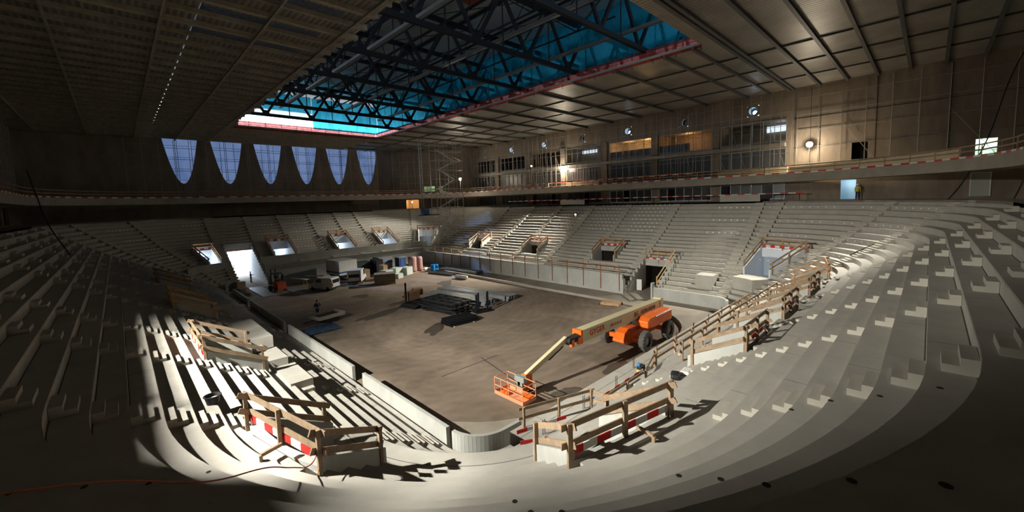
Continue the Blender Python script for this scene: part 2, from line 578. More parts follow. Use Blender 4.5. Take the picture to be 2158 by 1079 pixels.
for i, (x, y) in enumerate([(5.32, 5.66), (4.95, 4.85), (4.85, 4.03), (7.73, 3.33), (7.44, 2.44), (6.19, 1.43), (6.11, 0.52), (5.65, -0.23), (-0.89, 11.0), (-0.01, 11.23), (-1.69, 10.6), (12.2, 2.3), (12.2, 1.5), (11.9, 0.6), (11.7, -0.3), (1.1, 12.4), (2.0, 13.1)]):
    d_ = math.hypot(max(13.25-x, 0), max(16.6-y, 0))-2
    mb = MB(); mb.lathe([(0, 0.004), (0.055, 0.004), (0.055, -0.02)], (0, 0, 0), n=14)
    o = struct('floor_drain_hole', mb, M_DARK, fixn=False); o.location = (x, y, zat('SW', d_))
# ------------------------------------------------------------------ floor
mb = MB()
mb.box((29.3, 60, -0.15), (140, 240, 0.3))
M_FLOOR = mat('screeded_floor', (0.36, 0.32, 0.265), 0.9, var=0.3, scale=0.35, bump=0.25)
struct('floor', mb, M_FLOOR)

def rrect(x0, y0, x1, y1, r, k=10):
    out = []
    for cx_, cy_, a in ((x1-r, y1-r, 0), (x0+r, y1-r, 90), (x0+r, y0+r, 180), (x1-r, y0+r, 270)):
        for i in range(k+1):
            t = R(a+90*i/k)
            out.append((cx_+r*math.cos(t), cy_+r*math.sin(t)))
    return out
# rink slab: packed dirt with swept arcs
M_RINK = bpy.data.materials.new('packed_rink_floor')
M_RINK.use_nodes = True
t = M_RINK.node_tree
b = t.nodes['Principled BSDF']; b.inputs['Roughness'].default_value = 0.9
b.inputs['Specular IOR Level'].default_value = 0.2
tc = t.nodes.new('ShaderNodeTexCoord')
n1 = t.nodes.new('ShaderNodeTexNoise'); n1.inputs['Scale'].default_value = 0.22; n1.inputs['Detail'].default_value = 9; n1.inputs['Roughness'].default_value = 0.6; n1.inputs['Distortion'].default_value = 1.4
t.links.new(tc.outputs['Object'], n1.inputs['Vector'])
r1 = t.nodes.new('ShaderNodeValToRGB')
r1.color_ramp.elements[0].position = 0.3; r1.color_ramp.elements[0].color = (0.165, 0.13, 0.10, 1)
r1.color_ramp.elements[1].position = 0.66; r1.color_ramp.elements[1].color = (0.27, 0.215, 0.165, 1)
t.links.new(n1.outputs['Fac'], r1.inputs['Fac'])
def wheelarcs(cx_, cy_, amt):
    mp = t.nodes.new('ShaderNodeMapping'); mp.inputs['Location'].default_value = (-cx_, -cy_, 0)
    t.links.new(tc.outputs['Object'], mp.inputs['Vector'])
    wv = t.nodes.new('ShaderNodeTexWave'); wv.wave_type = 'RINGS'; wv.rings_direction = 'Z'
    wv.inputs['Scale'].default_value = 0.33; wv.inputs['Distortion'].default_value = 5; wv.inputs['Detail'].default_value = 3
    t.links.new(mp.outputs[0], wv.inputs['Vector'])
    return wv.outputs['Color']
w1 = wheelarcs(30, 36, 0.1); w2 = wheelarcs(22, 52, 0.1)
mxa = t.nodes.new('ShaderNodeMixRGB'); mxa.blend_type = 'MULTIPLY'; mxa.inputs['Fac'].default_value = 0.07
t.links.new(r1.outputs['Color'], mxa.inputs['Color1']); t.links.new(w1, mxa.inputs['Color2'])
mxb = t.nodes.new('ShaderNodeMixRGB'); mxb.blend_type = 'MULTIPLY'; mxb.inputs['Fac'].default_value = 0.07
t.links.new(mxa.outputs['Color'], mxb.inputs['Color1']); t.links.new(w2, mxb.inputs['Color2'])
t.links.new(mxb.outputs['Color'], b.inputs['Base Color'])
mb = MB()
mb.prism(rrect(11.55, 15.4, 42.5, 76.4, 8.5), 0.0, 0.03, axis='z')
struct('floor_rink', mb, M_RINK)
# kerb along the far long side, curving round the corner
def kerb_pts(r=8.5, x1=42.65, y0=15.1):
    pts = [(x1, 76.0), (x1, y0+r)]
    for i in range(1, 13):
        a = R(0-90*i/12)
        pts.append((x1-r+r*math.cos(a), y0+r+r*math.sin(a)))
    return pts
kp = kerb_pts()
mb = MB()
for a, b_ in zip(kp[:-1], kp[1:]):
    mb.beam((*a, 0.17), (*b_, 0.17), 0.28, 0.36)
struct('kerb_rink', mb, M_CONCB)

# ------------------------------------------------------------------ rink boards of concrete and front walls
def wallrun(name, pts, z0, z1, th, m):
    mb = MB()
    for a, b_ in zip(pts[:-1], pts[1:]):
        mb.beam((*a, (z0+z1)/2), (*b_, (z0+z1)/2), th, z1-z0)
    return struct(name, mb, m)
wallrun('wall_rink_west', [(11.38, 17.0), (11.38, 27.05)], 0, 1.2, 0.22, M_CONCW)
wallrun('wall_rink_west', [(11.38, 28.75), (11.38, 44.2)], 0, 1.2, 0.22, M_CONCW)
wallrun('wall_rink_west', [(11.38, 45.6), (11.38, 60.5)], 0, 1.2, 0.22, M_CONCW)
wallrun('wall_rink_west', [(11.38, 61.6), (11.38, 71.0)], 0, 1.2, 0.22, M_CONCW)
wallrun('wall_rink_corner', [pt('SW', a, -0.13)[:2] for a in range(182, 272, 6)]+[(14.4, 14.7)], 0, 1.2, 0.2, M_CONCW)
wallrun('wall_front_east', [(47.35, 28.0), (47.35, 75.4)], 0, 2.6, 0.35, M_CONCW)
wallrun('wall_front_east', [(47.35, 16.6), (47.35, 23.7)], 0, 1.4, 0.3, M_CONCW)
wallrun('wall_front_southeast', [pt('SE', a, 0.0)[:2] for a in range(360, 278, -6)], 0, 1.4, 0.3, M_CONCW)
wallrun('wall_front_northeast', [pt('NE', a, 0.0)[:2] for a in range(0, 91, 6)], 0, 2.4, 0.3, M_CONCW)
wallrun('wall_front_north', [(45.3, 77.4), (17.7, 77.4)], 0, 2.3, 0.3, M_CONCW)
wallrun('wall_front_northwest', [pt('NW', a, 0.0)[:2] for a in range(96, 181, 6)], 0, 1.4, 0.3, M_CONCW)
# bands: parapets in front of the far exits
wallrun('wall_parapet_north', [(45.3, 82.6), (17.7, 82.6)], 2.6, 4.25, 0.25, M_CONCW)
wallrun('wall_parapet_northeast', [pt('NE', a, 5.2)[:2] for a in range(90, 36, -6)], 2.6, 4.25, 0.25, M_CONCW)
wallrun('wall_parapet_northwest', [pt('NW', a, 5.2)[:2] for a in range(90, 151, 6)], 2.6, 4.0, 0.25, M_CONCW)
wallrun('wall_band_north', [(45.3, 79.9), (17.7, 79.9)], 1.6, 3.0, 0.25, M_CONCW)
wallrun('wall_band_northeast', [pt('NE', a, 2.5)[:2] for a in range(90, 30, -6)], 1.6, 3.0, 0.25, M_CONCW)

# ------------------------------------------------------------------ outer walls
CZ = 27.3
def wallgrid(name, p0, p1, us, zs, hole, th=0.35, m=None, side=1):
    """wall p0->p1 built of boxes, leaving cells where hole(u,z)"""
    p0 = Vector((*p0, 0)); p1 = Vector((*p1, 0))
    L = (p1-p0).length
    d = (p1-p0).normalized()
    nrm = Vector((-d.y, d.x, 0))*side
    mb = MB()
    us = sorted(set([0.0, L]+[u for u in us if 0 < u < L])); zs = sorted(set(zs))
    for u0, u1 in zip(us[:-1], us[1:]):
        z = 0
        while z < len(zs)-1:
            if hole((u0+u1)/2, (zs[z]+zs[z+1])/2):
                z += 1; continue
            z2 = z
            while z2 < len(zs)-1 and not hole((u0+u1)/2, (zs[z2]+zs[z2+1])/2):
                z2 += 1
            za, zb_ = zs[z], zs[z2]
            q = [p0+d*u0, p0+d*u1, p0+d*u1+nrm*th, p0+d*u0+nrm*th]
            vs = [(a.x, a.y, za) for a in q]+[(a.x, a.y, zb_) for a in q]
            mb.add(vs, [(0, 3, 2, 1), (4, 5, 6, 7), (0, 1, 5, 4), (1, 2, 6, 5), (2, 3, 7, 6), (3, 0, 4, 7)])
            z = z2
    return struct(name, mb, m or M_CONCD)

BAYS = [(14.85, 23.6), (25.1, 33.9), (35.4, 44.0), (46.0, 54.5), (56.3, 64.9), (66.8, 75.4), (77.4, 84.2)]
CIRC = [19.2+10.47*k for k in range(7)]
LEV = [(11.75, 14.1), (15.6, 19.1), (20.0, 23.3)]
YE0 = -8.0
def ehole(u, z):
    y = YE0+u
    for a, b_ in BAYS:
        if a < y < b_ and any(l0 < z < l1 for l0, l1 in LEV): return True
    if 5.9 < y < 7.5 and 15.3 < z < 18.95: return True
    if 6.9 < y < 8.5 and 11.55 < z < 14.1: return True
    if -4.9 < y < -3.3 and (15.2 < z < 18.0): return True
    for c in CIRC:
        if abs(y-c) < 0.8 and abs(z-25.05) < 0.8: return True
    return False
us = []
for a, b_ in BAYS: us += [a-YE0, b_-YE0]
for a in (5.9, 7.5, 6.9, 8.5, -4.9, -3.3): us.append(a-YE0)
for c in CIRC: us += [c-0.8-YE0, c+0.8-YE0]
zs = [0, 11.55, 11.75, 14.1, 15.2, 15.3, 15.6, 18.0, 18.95, 19.1, 20.0, 23.3, 24.25, 25.85, CZ+0.4]
wallgrid('wall_east', (70, YE0), (70, 85.5), us, zs, ehole, side=-1)
# plates with round openings
def round_plate(mb, c, s, r, x, n=24):
    k = []
    for i in range(n):
        a = 2*PI*i/n+PI/n
        k.append((c[0]+r*math.cos(a), c[1]+r*math.sin(a)))
    o = []
    for i in range(n):
        a = 2*PI*i/n+PI/n
        q = s/max(abs(math.cos(a)), abs(math.sin(a)))
        o.append((c[0]+q*math.cos(a), c[1]+q*math.sin(a)))
    for i in range(n):
        j = (i+1) % n
        mb.quad((x, *k[i]), (x, *k[j]), (x, *o[j]), (x, *o[i]))
        mb.quad((x-0.03, *k[i]), (x-0.03, *k[j]), (x+0.9, *k[j]), (x+0.9, *k[i]), 1)
for i, c in enumerate(CIRC):
    mb = MB(); round_plate(mb, (c, 25.05), 0.81, 0.56, 70.02)
    lit = i in (0, 2, 4, 5)
    o = struct('window_%d' % (i+1), mb, [M_CONCD, mat('round_opening_lining', (0.45, 0.48, 0.5), 0.5, metal=0.2)], fixn=False)
    g = MB()
    g.lathe([(0.02, 0), (0.55, 0)], (70.85, c, 25.05), axis='x', n=20)
    g.build('pane', mat('round_pane_tinted', (0.02, 0.05, 0.08), 0.3), o, fixn=False)
    if lit:
        g = MB(); g.lathe([(0.0, 0), (0.3, 0), (0.3, 0.1)], (70.6, c-0.12, 24.85), axis='x', n=16)
        g.build('daylight_disc', mat('round_opening_daylight', (1, 1, 1), 0.5, emis=(0.62, 0.78, 1.0), estr=9), o, fixn=False)  # glowing disc stands in for daylight beyond the round opening
# other walls
def nehole(u, z):
    return (8.0 < u < 11.6 and 11.55 < z < 13.9) or (13.2 < u < 16.2 and 15.9 < z < 17.4) or (17.4 < u < 18.4 and 15.2 < z < 17.4)
wallgrid('wall_northeast', (52, 106.4), (70, 85.5), [8.0, 11.6, 13.2, 16.2, 17.4, 18.4], [0, 11.55, 13.9, 15.2, 15.9, 17.4, CZ+0.4], nehole, side=1)
WXC = [10.4+7.82*k for k in range(6)]
ZA = 18.4
def nhole(u, z):
    x = u-11.4
    return any(abs(x-c) < 3.1 for c in WXC) and 18.2 < z < CZ or (13.35 < x < 17.45 and z < 5.7) or any(abs(x-(a+b_)/2) < 1.6 and 2.4 < z < 5.0 for sg, a, b_ in VOMS if sg == 'N')
us = [11.4+13.35, 11.4+17.45]
for c in WXC: us += [11.4+c-3.1, 11.4+c+3.1]
for sg, a, b_ in VOMS:
    if sg == 'N': us += [11.4+(a+b_)/2-1.6, 11.4+(a+b_)/2+1.6]
wallgrid('wall_north', (-11.4, 106), (52.2, 106), us, [0, 2.4, 5.0, 5.7, 18.2, CZ, CZ+0.4], nhole, side=1)
for k, c in enumerate(WXC):
    mb = MB()
    N = 16
    zz = [ZA+(CZ-ZA)*(i/N)**1.7 for i in range(N+1)]
    hw = [2.8*math.sqrt(i_) for i_ in [(z-ZA)/(CZ-ZA) for z in zz]]
    for s_ in (-1, 1):
        for i in range(N):
            mb.quad((c+s_*hw[i], 106.0, zz[i]), (c+s_*hw[i+1], 106.0, zz[i+1]), (c+s_*3.1, 106.0, zz[i+1]), (c+s_*3.1, 106.0, zz[i]))
            mb.quad((c+s_*hw[i], 106.0, zz[i]), (c+s_*hw[i+1], 106.0, zz[i+1]), (c+s_*hw[i+1], 106.35, zz[i+1]), (c+s_*hw[i], 106.35, zz[i]))
        mb.quad((c, 106, 18.2), (c+s_*3.1, 106, 18.2), (c+s_*3.1, 106, ZA), (c, 106, ZA))
    o = struct('window_%d' % (k+11), mb, M_CONCD, fixn=False)
    g = MB()
    poly = [(c-hw[i], zz[i]) for i in range(N, 0, -1)]+[(c, ZA)]+[(c+hw[i], zz[i]) for i in range(1, N+1)]
    g.add([(p[0], 106.2, p[1]) for p in poly], [tuple(range(len(poly)))])
    g.build('pane', M_FILM, o, fixn=False)
    f = MB()
    for z in (20.9, 23.2, 25.4):
        h = 2.8*math.sqrt((z-ZA)/(CZ-ZA))
        f.tube((c-h, 105.7, z), (c+h, 105.7, z), 0.045)
    for x in (-0.9+0.35*k, -0.6+0.35*k):
        z0 = ZA+(CZ-ZA)*(x/2.8)**2
        f.tube((c+x, 105.7, z0), (c+x, 105.7, CZ), 0.045)
    f.build('window_scaffold_bars', M_BLACK, o)
wallgrid('wall_west', (-11.4, -8), (-11.4, 106), [60, 63, 74, 78.2, 80, 84.4, 86.2, 90.6, 92.4, 97, 99, 103], [0, 11.55, 14.1, CZ+0.4],
         lambda u, z: 11.55 < z < 14.1 and any(a < u < b_ for a, b_ in ((60, 63), (74, 78.2), (80, 84.4), (86.2, 90.6), (92.4, 97), (99, 103))), side=1)
wallgrid('wall_south', (-11.4, -8), (70, -8), [], [0, CZ+0.4], lambda u, z: False, side=-1)
# dim rooms behind the openings
def room(name, x0, x1, y0, y1, z0, z1, m, open_side):
    """box shell without the side open_side ('w','e','s','n')"""
    mb = MB()
    f = {'w': ((x0, y0), (x0, y1)), 'e': ((x1, y0), (x1, y1)), 's': ((x0, y0), (x1, y0)), 'n': ((x0, y1), (x1, y1))}
    for k, (a, b_) in f.items():
        if k in open_side: continue
        mb.quad((*a, z0), (*b_, z0), (*b_, z1), (*a, z1))
    mb.quad((x0, y0, z0), (x1, y0, z0), (x1, y1, z0), (x0, y1, z0))
    mb.quad((x0, y0, z1), (x1, y0, z1), (x1, y1, z1), (x0, y1, z1))
    return struct(name, mb, m, fixn=False)
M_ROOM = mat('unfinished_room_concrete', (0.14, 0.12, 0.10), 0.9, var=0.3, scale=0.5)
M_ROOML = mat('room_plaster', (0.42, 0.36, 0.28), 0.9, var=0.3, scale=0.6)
for i, (a, b_) in enumerate(BAYS):
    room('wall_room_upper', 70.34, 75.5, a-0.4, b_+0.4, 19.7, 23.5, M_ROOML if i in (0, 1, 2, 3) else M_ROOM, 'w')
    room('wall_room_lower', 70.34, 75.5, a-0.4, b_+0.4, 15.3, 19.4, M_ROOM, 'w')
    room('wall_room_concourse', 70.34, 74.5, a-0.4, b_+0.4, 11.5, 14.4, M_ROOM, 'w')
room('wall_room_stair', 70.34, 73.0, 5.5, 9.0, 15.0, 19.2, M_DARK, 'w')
room('wall_room_door', 70.34, 73.0, 6.5, 9.0, 11.4, 14.4, mat('door_room_plaster', (0.5, 0.62, 0.68), 0.8), 'w')
room('wall_room_corner', 70.34, 73.0, -5.2, -3.0, 15.0, 18.4, mat('corner_room_plaster', (0.6, 0.72, 0.62), 0.8), 'w')
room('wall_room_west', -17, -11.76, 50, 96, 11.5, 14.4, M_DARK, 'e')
mb = MB()
for a, b_ in (((57.2, 100.4), (59.6, 97.6)),):
    pass
q = Vector((18, -20.9)).normalized(); nn = Vector((20.9, 18)).normalized()
def nep(u, o_): return (52+q.x*u+nn.x*o_, 106.4+q.y*u+nn.y*o_)
def neroom(name, u0, u1, z0, z1, dep, m):
    mb = MB()
    a, b_, c_, d_ = nep(u0, 0.36), nep(u1, 0.36), nep(u1, dep), nep(u0, dep)
    for p0, p1 in ((b_, c_), (c_, d_), (d_, a)):
        mb.quad((*p0, z0), (*p1, z0), (*p1, z1), (*p0, z1))
    for z in (z0, z1):
        mb.quad((*a, z), (*b_, z), (*c_, z), (*d_, z))
    struct(name, mb, m, fixn=False)
neroom('wall_room_northeast', 7.6, 12.0, 11.4, 14.2, 4, mat('warm_room_plaster', (0.55, 0.42, 0.28), 0.8))
neroom('wall_room_northeast', 13.0, 18.8, 15.0, 17.8, 3, mat('green_room_plaster', (0.5, 0.56, 0.42), 0.8))
def plight(name, loc, power, color, rad=0.12):
    return light(name, loc, (loc[0], loc[1], loc[2]-1), power, 0.1, color, kind='POINT', radius=rad)
plight('room_light_amber', (72.8, 37.5, 22.6), 260, (1.0, 0.55, 0.2))
plight('room_light_amber', (72.8, 30.0, 22.6), 110, (1.0, 0.5, 0.18))
plight('room_light_amber', (72.8, 41.5, 22.6), 120, (1.0, 0.62, 0.3))
plight('room_light_white', (73.6, 16.2, 22.9), 16, (0.8, 0.9, 1.0))
plight('room_light_amber', (72.8, 60.5, 22.6), 25, (1.0, 0.5, 0.2))
plight('room_light_door', (71.8, 7.6, 13.8), 60, (0.75, 0.9, 1.0))
plight('room_light_corner', (72.2, -4.2, 17.6), 120, (0.85, 1.0, 0.9))
plight('room_light_northeast', (*nep(9.3, 1.6), 13.3), 160, (1.0, 0.66, 0.32))
plight('room_light_green', (*nep(15.5, 1.5), 17.2), 60, (0.8, 1.0, 0.75))
plight('room_light_concourse', (72.2, 19.0, 13.9), 50, (0.8, 0.88, 1.0))
plight('room_light_concourse', (72.2, 28.5, 13.9), 35, (0.95, 0.9, 0.85))
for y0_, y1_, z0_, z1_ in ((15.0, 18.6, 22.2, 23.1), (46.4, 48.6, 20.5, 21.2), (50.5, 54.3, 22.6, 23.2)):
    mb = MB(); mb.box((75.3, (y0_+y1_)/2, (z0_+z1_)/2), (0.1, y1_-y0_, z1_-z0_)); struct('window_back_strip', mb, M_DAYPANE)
for vs_, aa, bb_ in [v for v in VOMS if v[0] == 'N']:
    plight('exit_passage_fill', ((aa+bb_)/2, 93.5, 4.3), 420, (0.86, 0.92, 1.0), rad=0.3)  # added fill, stands in for daylight inside each far passage
plight('gate_passage_fill', (15.4, 96.0, 4.9), 2600, (0.86, 0.93, 1.0), rad=0.4)  # added fill that brightens the gate passage like daylight
# glazing of the east bays
def glazing(idx, y0, y1, z0, z1, n, frame_m, pane_m, panes=None, th=0.09):
    o_mb = MB()
    o_mb.box((69.97, (y0+y1)/2, z0+0.06), (0.16, y1-y0, 0.12))
    o_mb.box((69.97, (y0+y1)/2, z1-0.05), (0.16, y1-y0, 0.1))
    for i in range(n+1):
        y = y0+(y1-y0)*i/n
        o_mb.box((69.97, y, (z0+z1)/2), (0.14, th, z1-z0))
    o = struct('window_%d' % idx, o_mb, frame_m)
    if panes is not None:
        g = MB()
        for i in panes:
            a = y0+(y1-y0)*i/n+0.05; b_ = y0+(y1-y0)*(i+1)/n-0.05
            g.quad((70.0, a, z0+0.12), (70.0, b_, z0+0.12), (70.0, b_, z1-0.1), (70.0, a, z1-0.1))
        g.build('pane', pane_m, o, fixn=False)
    return o
M_MULL = mat('grey_mullion', (0.36, 0.36, 0.34), 0.5, metal=0.4)
M_MULLB = mat('daylit_mullion', (0.62, 0.70, 0.78), 0.5)  # lit copy of the mullion, daylight put into its bluish white
k = 21
for i, (a, b_) in enumerate(BAYS):
    glazing(k, a, b_, 15.6, 19.1, 6, M_MULL, M_GLASSD, panes=range(6)); k += 1
    glazing(k, a, b_, 20.0, 23.3, 6, M_MULL, M_GLASSD, panes=None, th=0.06); k += 1
    glazing(k, a, b_, 11.75, 14.1, 6, M_MULLB if i < 3 else M_MULL, M_GLASSD, panes=[j for j in range(6) if (i+j) % 4 != 1] if i < 5 else range(6), th=0.07); k += 1
for i in (1, 2):
    a, b_ = BAYS[i]
    mb = MB(); mb.box((70.25, (a+b_)/2+(1.8 if i == 1 else 0), 20.75), (0.05, (b_-a) if i == 2 else (b_-a)-3.6, 1.5)); struct('window_lower_panel', mb, M_GLASSD)
# pilasters between bays and the projecting sill slab of the upper boxes
prev = 85.0
for i, y in enumerate([24.35, 34.65, 45.0, 55.4, 65.85, 76.4]):
    mb = MB(); mb.box((69.75, y, 19.4), (0.5, 1.1, 8.2)); struct('pillar_east', mb, M_CONCD)
mb = MB(); mb.box((69.5, 49.8, 19.55), (1.0, 70.0, 0.55)); struct('slab_upper_boxes', mb, M_CONCB)
mb = MB()
for y in (12.0, 5.2, -1.2):
    mb.box((69.97, y, 21), (0.05, 0.05, 12))
for z in (19.0, 23.0):
    mb.box((69.97, 3, z), (0.05, 22, 0.05))
struct('trim_east_panel_joints', mb, M_DARK)

# ------------------------------------------------------------------ ceiling
OX0, OX1, OY0, OY1 = 15.6, 42.0, 16.2, 84.8
def cplate(name, x0, x1, y0, y1, m):
    mb = MB(); mb.box(((x0+x1)/2, (y0+y1)/2, CZ+0.12), (x1-x0, y1-y0, 0.24))
    return struct(name, mb, m)
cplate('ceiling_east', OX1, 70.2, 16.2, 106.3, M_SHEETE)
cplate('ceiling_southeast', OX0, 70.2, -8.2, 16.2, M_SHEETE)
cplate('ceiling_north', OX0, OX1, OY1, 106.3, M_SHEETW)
# the western deck, with one open joint where daylight shows
M_CLEAR = mat_sheet('translucent_ribbed_sheet', (0.05, 0.06, 0.08), film=(0.30, 0.34, 0.42), opacity=0.5, noise=0.3, nscale=3.0, stretch=(1, 6, 1))
TR = [(26.4, 28.6), (31.3, 33.5), (36.3, 38.4), (41.0, 42.3)]
yb = -8.2
for y0_, y1_ in TR+[(106.3, 107)]:
    cplate('ceiling_west', 5.66, OX0, yb, y0_, M_SHEETW)
    if y0_ < 100:
        cplate('ceiling_west', 13.6, OX0, y0_, y1_, M_SHEETW)
        cplate('ceiling_translucent_sheet', 5.66, 13.6, y0_, y1_, M_CLEAR)
    yb = y1_
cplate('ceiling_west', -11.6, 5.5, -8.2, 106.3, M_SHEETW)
y = -5.0
for k in range(39):
    yy = -6.5+2.93*k
    if yy > 17 and k % 2 == 0: continue
    mb = MB()
    x0 = OX1 if OY0 < yy < OY1 else (42.5 if yy > OY1 else 24)
    mb.box(((x0+70)/2, yy, CZ-0.16), (70-x0, 0.16, 0.34))
    mb.box(((x0+70)/2, yy, CZ-0.34), (70-x0, 0.3, 0.03))
    struct('ceiling_beam', mb, M_BEAMS)
# longer beams running with the hall
for x in (49.0, 56.0, 63.0):
    mb = MB(); mb.box((x, 50, CZ-0.08), (0.12, 113, 0.16)); struct('ceiling_beam', mb, M_BEAMS)
for k in range(46):
    yy = -6.6+2.45*k
    mb = MB()
    xo = OX0-0.1+random.uniform(-0.1, 0.7) if yy < OY1 else OX1+0.4
    mb.box(((-11.4+xo)/2, yy, CZ-0.17), (xo+11.4, 0.42 if k % 2 else 0.22, 0.34))
    struct('ceiling_beam', mb, M_BEAM)
    if xo > OX0-0.05 and yy < OY1:
        mb = MB(); mb.box((xo/2+OX0/2, yy+1.2, CZ+0.1), (xo-OX0, 2.3, 0.1)); struct('ceiling_edge_board', mb, M_BEAM)
for x in (-8.5, -2.5, 3.5, 9.5, 14.6):
    mb = MB(); mb.box((x, 49, CZ-0.42), (0.14, 113, 0.2)); struct('ceiling_beam', mb, M_BEAM)
# big edge girder band near the south of the opening
mb = MB(); mb.box((47, 14.6, CZ-0.05), (46, 0.35, 0.5)); struct('ceiling_beam', mb, M_BEAMS)

# roof above, open to the sky along its north and west rims
RZ = 34.6
mb = MB(); mb.box((29.3, 48, RZ+0.15), (90, 118, 0.3)); struct('roof', mb, M_ROOF)
for x in (17, 24.5, 32, 39.5, 50, 58):
    mb = MB(); mb.box((x, 50, RZ-0.2), (0.22, 80, 0.36)); struct('roof_beam', mb, M_BLACKS)
# a rusty square patch on the roof sheets
mb = MB(); mb.box((29.5, 35.5, RZ-0.03), (2.2, 2.2, 0.04)); struct('roof_patch', mb, mat('rust_brown_patch', (0.22, 0.05, 0.025), 0.8, var=0.3, scale=2))

# ------------------------------------------------------------------ roof trusses
TY = [22.0, 31.3, 40.7, 50.1, 59.4, 68.6, 77.4]
ORD = ['first', 'second', 'third', 'fourth', 'fifth', 'sixth', 'seventh', 'eighth', 'ninth', 'tenth', 'eleventh', 'twelfth', 'thirteenth', 'fourteenth', 'fifteenth', 'sixteenth', 'seventeenth', 'eighteenth', 'nineteenth', 'twentieth', 'twenty-first', 'twenty-second', 'twenty-third', 'twenty-fourth']
def truss(y, lab):
    t = thing('roof_truss', lab, 'roof truss', (15.6, y, 28.3), group='black steel trusses across the roof opening')
    L = 50.4; H = 5.7
    mb = MB(); mb.beam((-1.5, 0, 0), (L, 0, 0), 0.36, 0.48); mb.build('bottom_chord', M_BLACKS, t)
    mb = MB(); mb.beam((-1.5, 0, H), (L+2, 0, H), 0.36, 0.5); mb.build('top_chord', M_BLACKS, t)
    n = 14
    for i in range(n):
        x0 = L*i/n; x1 = L*(i+1)/n
        mb = MB()
        if i % 2 == 0: mb.beam((x0, 0, H), (x1, 0, 0), 0.28, 0.34)
        else: mb.beam((x0, 0, 0), (x1, 0, H), 0.28, 0.34)
        mb.build('diagonal', M_BLACKS, t)
    for i in range(1, n, 2):
        mb = MB(); x = L*i/n
        mb.prism([(x-0.75, -0.15), (x+0.75, -0.15), (x+0.35, 0.75), (x-0.35, 0.75)], -0.05, 0.05)
        mb.build('gusset_plate', M_BLACKS, t)
    for i in (2, 4, 6, 8, 10, 12):
        mb = MB(); x = L*i/n
        mb.prism([(x-0.8, H+0.1), (x+0.8, H+0.1), (x+0.35, H-0.85), (x-0.35, H-0.85)], -0.05, 0.05)
        mb.build('gusset_plate', M_BLACKS, t)
    for i in (2, 4, 6, 8, 10, 12):
        x = L*i/n
        mb = MB(); mb.tube((x, 0, 0), (x, 0, H), 0.07)
        mb.build('hanger_post', M_BLACKS, t)
    return t
for i, y in enumerate(TY):
    truss(y, 'black lattice roof truss over the opening, %s one counting away from the camera' % ORD[i])
# long bracing frames between trusses
for x, lab in ((22.4, 'along the deck side'), (29.3, 'in the middle'), (36.2, 'along the red net side')):
    t = thing('bracing_frame', 'slim black bracing frame tying the roof trusses together %s' % lab, 'bracing', (x, 22, 28.3), group='bracing frames between the roof trusses')
    mb = MB(); mb.beam((0, -6, 5.4), (0, 62, 5.4), 0.2, 0.24); mb.build('top_rail', M_BLACKS, t)
    mb = MB()
    for a, b_ in zip(TY[:-1], TY[1:]):
        m_ = (a+b_)/2
        mb.beam((0, a-22, 5.3), (0, m_-22, 1.9), 0.12, 0.12); mb.beam((0, m_-22, 1.9), (0, b_-22, 5.3), 0.12, 0.12)
    mb.build('diagonals', M_BLACKS, t)
    mb = MB(); mb.beam((0, 0, 1.9), (0, 55.4, 1.9), 0.12, 0.14); mb.build('bottom_rail', M_BLACKS, t)
    mb = MB()
    for a, b_ in zip(TY[:-1], TY[1:]):
        mb.tube((-3, a-22, 5.3), (3, b_-22, 5.3), 0.05); mb.tube((3, a-22, 5.3), (-3, b_-22, 5.3), 0.05)
    mb.build('cross_ties', M_BLACKS, t)
for x, z, lab in ((21.5, 29.9, 'long grey duct crossing under the roof trusses on the deck side'), (31.5, 30.2, 'long grey duct crossing under the middle of the roof trusses'), (39.3, 29.7, 'long grey duct crossing the trusses near the blue sheeting')):
    mb = MB(); mb.box((x, 47, z), (0.42, 62, 0.3)); o = mb.build('ventilation_duct', M_DUCT, off=(x, 47, z)); tag(o, lab, 'duct')

# blue sheeting and red nets round the opening
def wavysheet(p0, p1, z0, z1, amp, n, m_):
    mb = MB()
    p0 = Vector(p0); p1 = Vector(p1); d = (p1-p0); nr = Vector((-d.y, d.x)).normalized()
    rows = 5
    pts = []
    for i in range(n+1):
        col_ = []
        for j in range(rows+1):
            q_ = p0+d*(i/n)+nr*(amp*math.sin(i*1.9+j*0.6)*math.sin(i*0.47+1)*(0.4+0.6*j/rows))
            col_.append((q_.x, q_.y, z0+(z1-z0)*j/rows))
        pts.append(col_)
    for i in range(n):
        for j in range(rows):
            mb.quad(pts[i][j], pts[i+1][j], pts[i+1][j+1], pts[i][j+1])
    return mb
o = wavysheet((42.6, 16.2), (42.6, 85.4), 28.2, RZ, 0.25, 60, M_BLUETARP).build('blue_sheeting', M_BLUETARP, off=(42.6, 50, 28), fixn=False)
tag(o, 'long blue tarpaulin hanging above the red net on the glazed-box side', 'tarpaulin')
o = wavysheet((29.5, 86.0), (42.9, 86.0), 28.2, RZ-0.45, 0.25, 18, M_BLUETARP).build('blue_sheeting', M_BLUETARP, off=(36, 85.4, 28), fixn=False)
tag(o, 'blue tarpaulin closing the far end of the roof opening', 'tarpaulin')
o = wavysheet((12.5, 85.6), (29.2, 85.6), 31.0, RZ-0.45, 0.25, 18, M_BLUETARP).build('blue_sheeting', M_BLUETARP, off=(20, 85.4, 31), fixn=False)
tag(o, 'short blue tarpaulin with white daylight below it at the far end', 'tarpaulin')
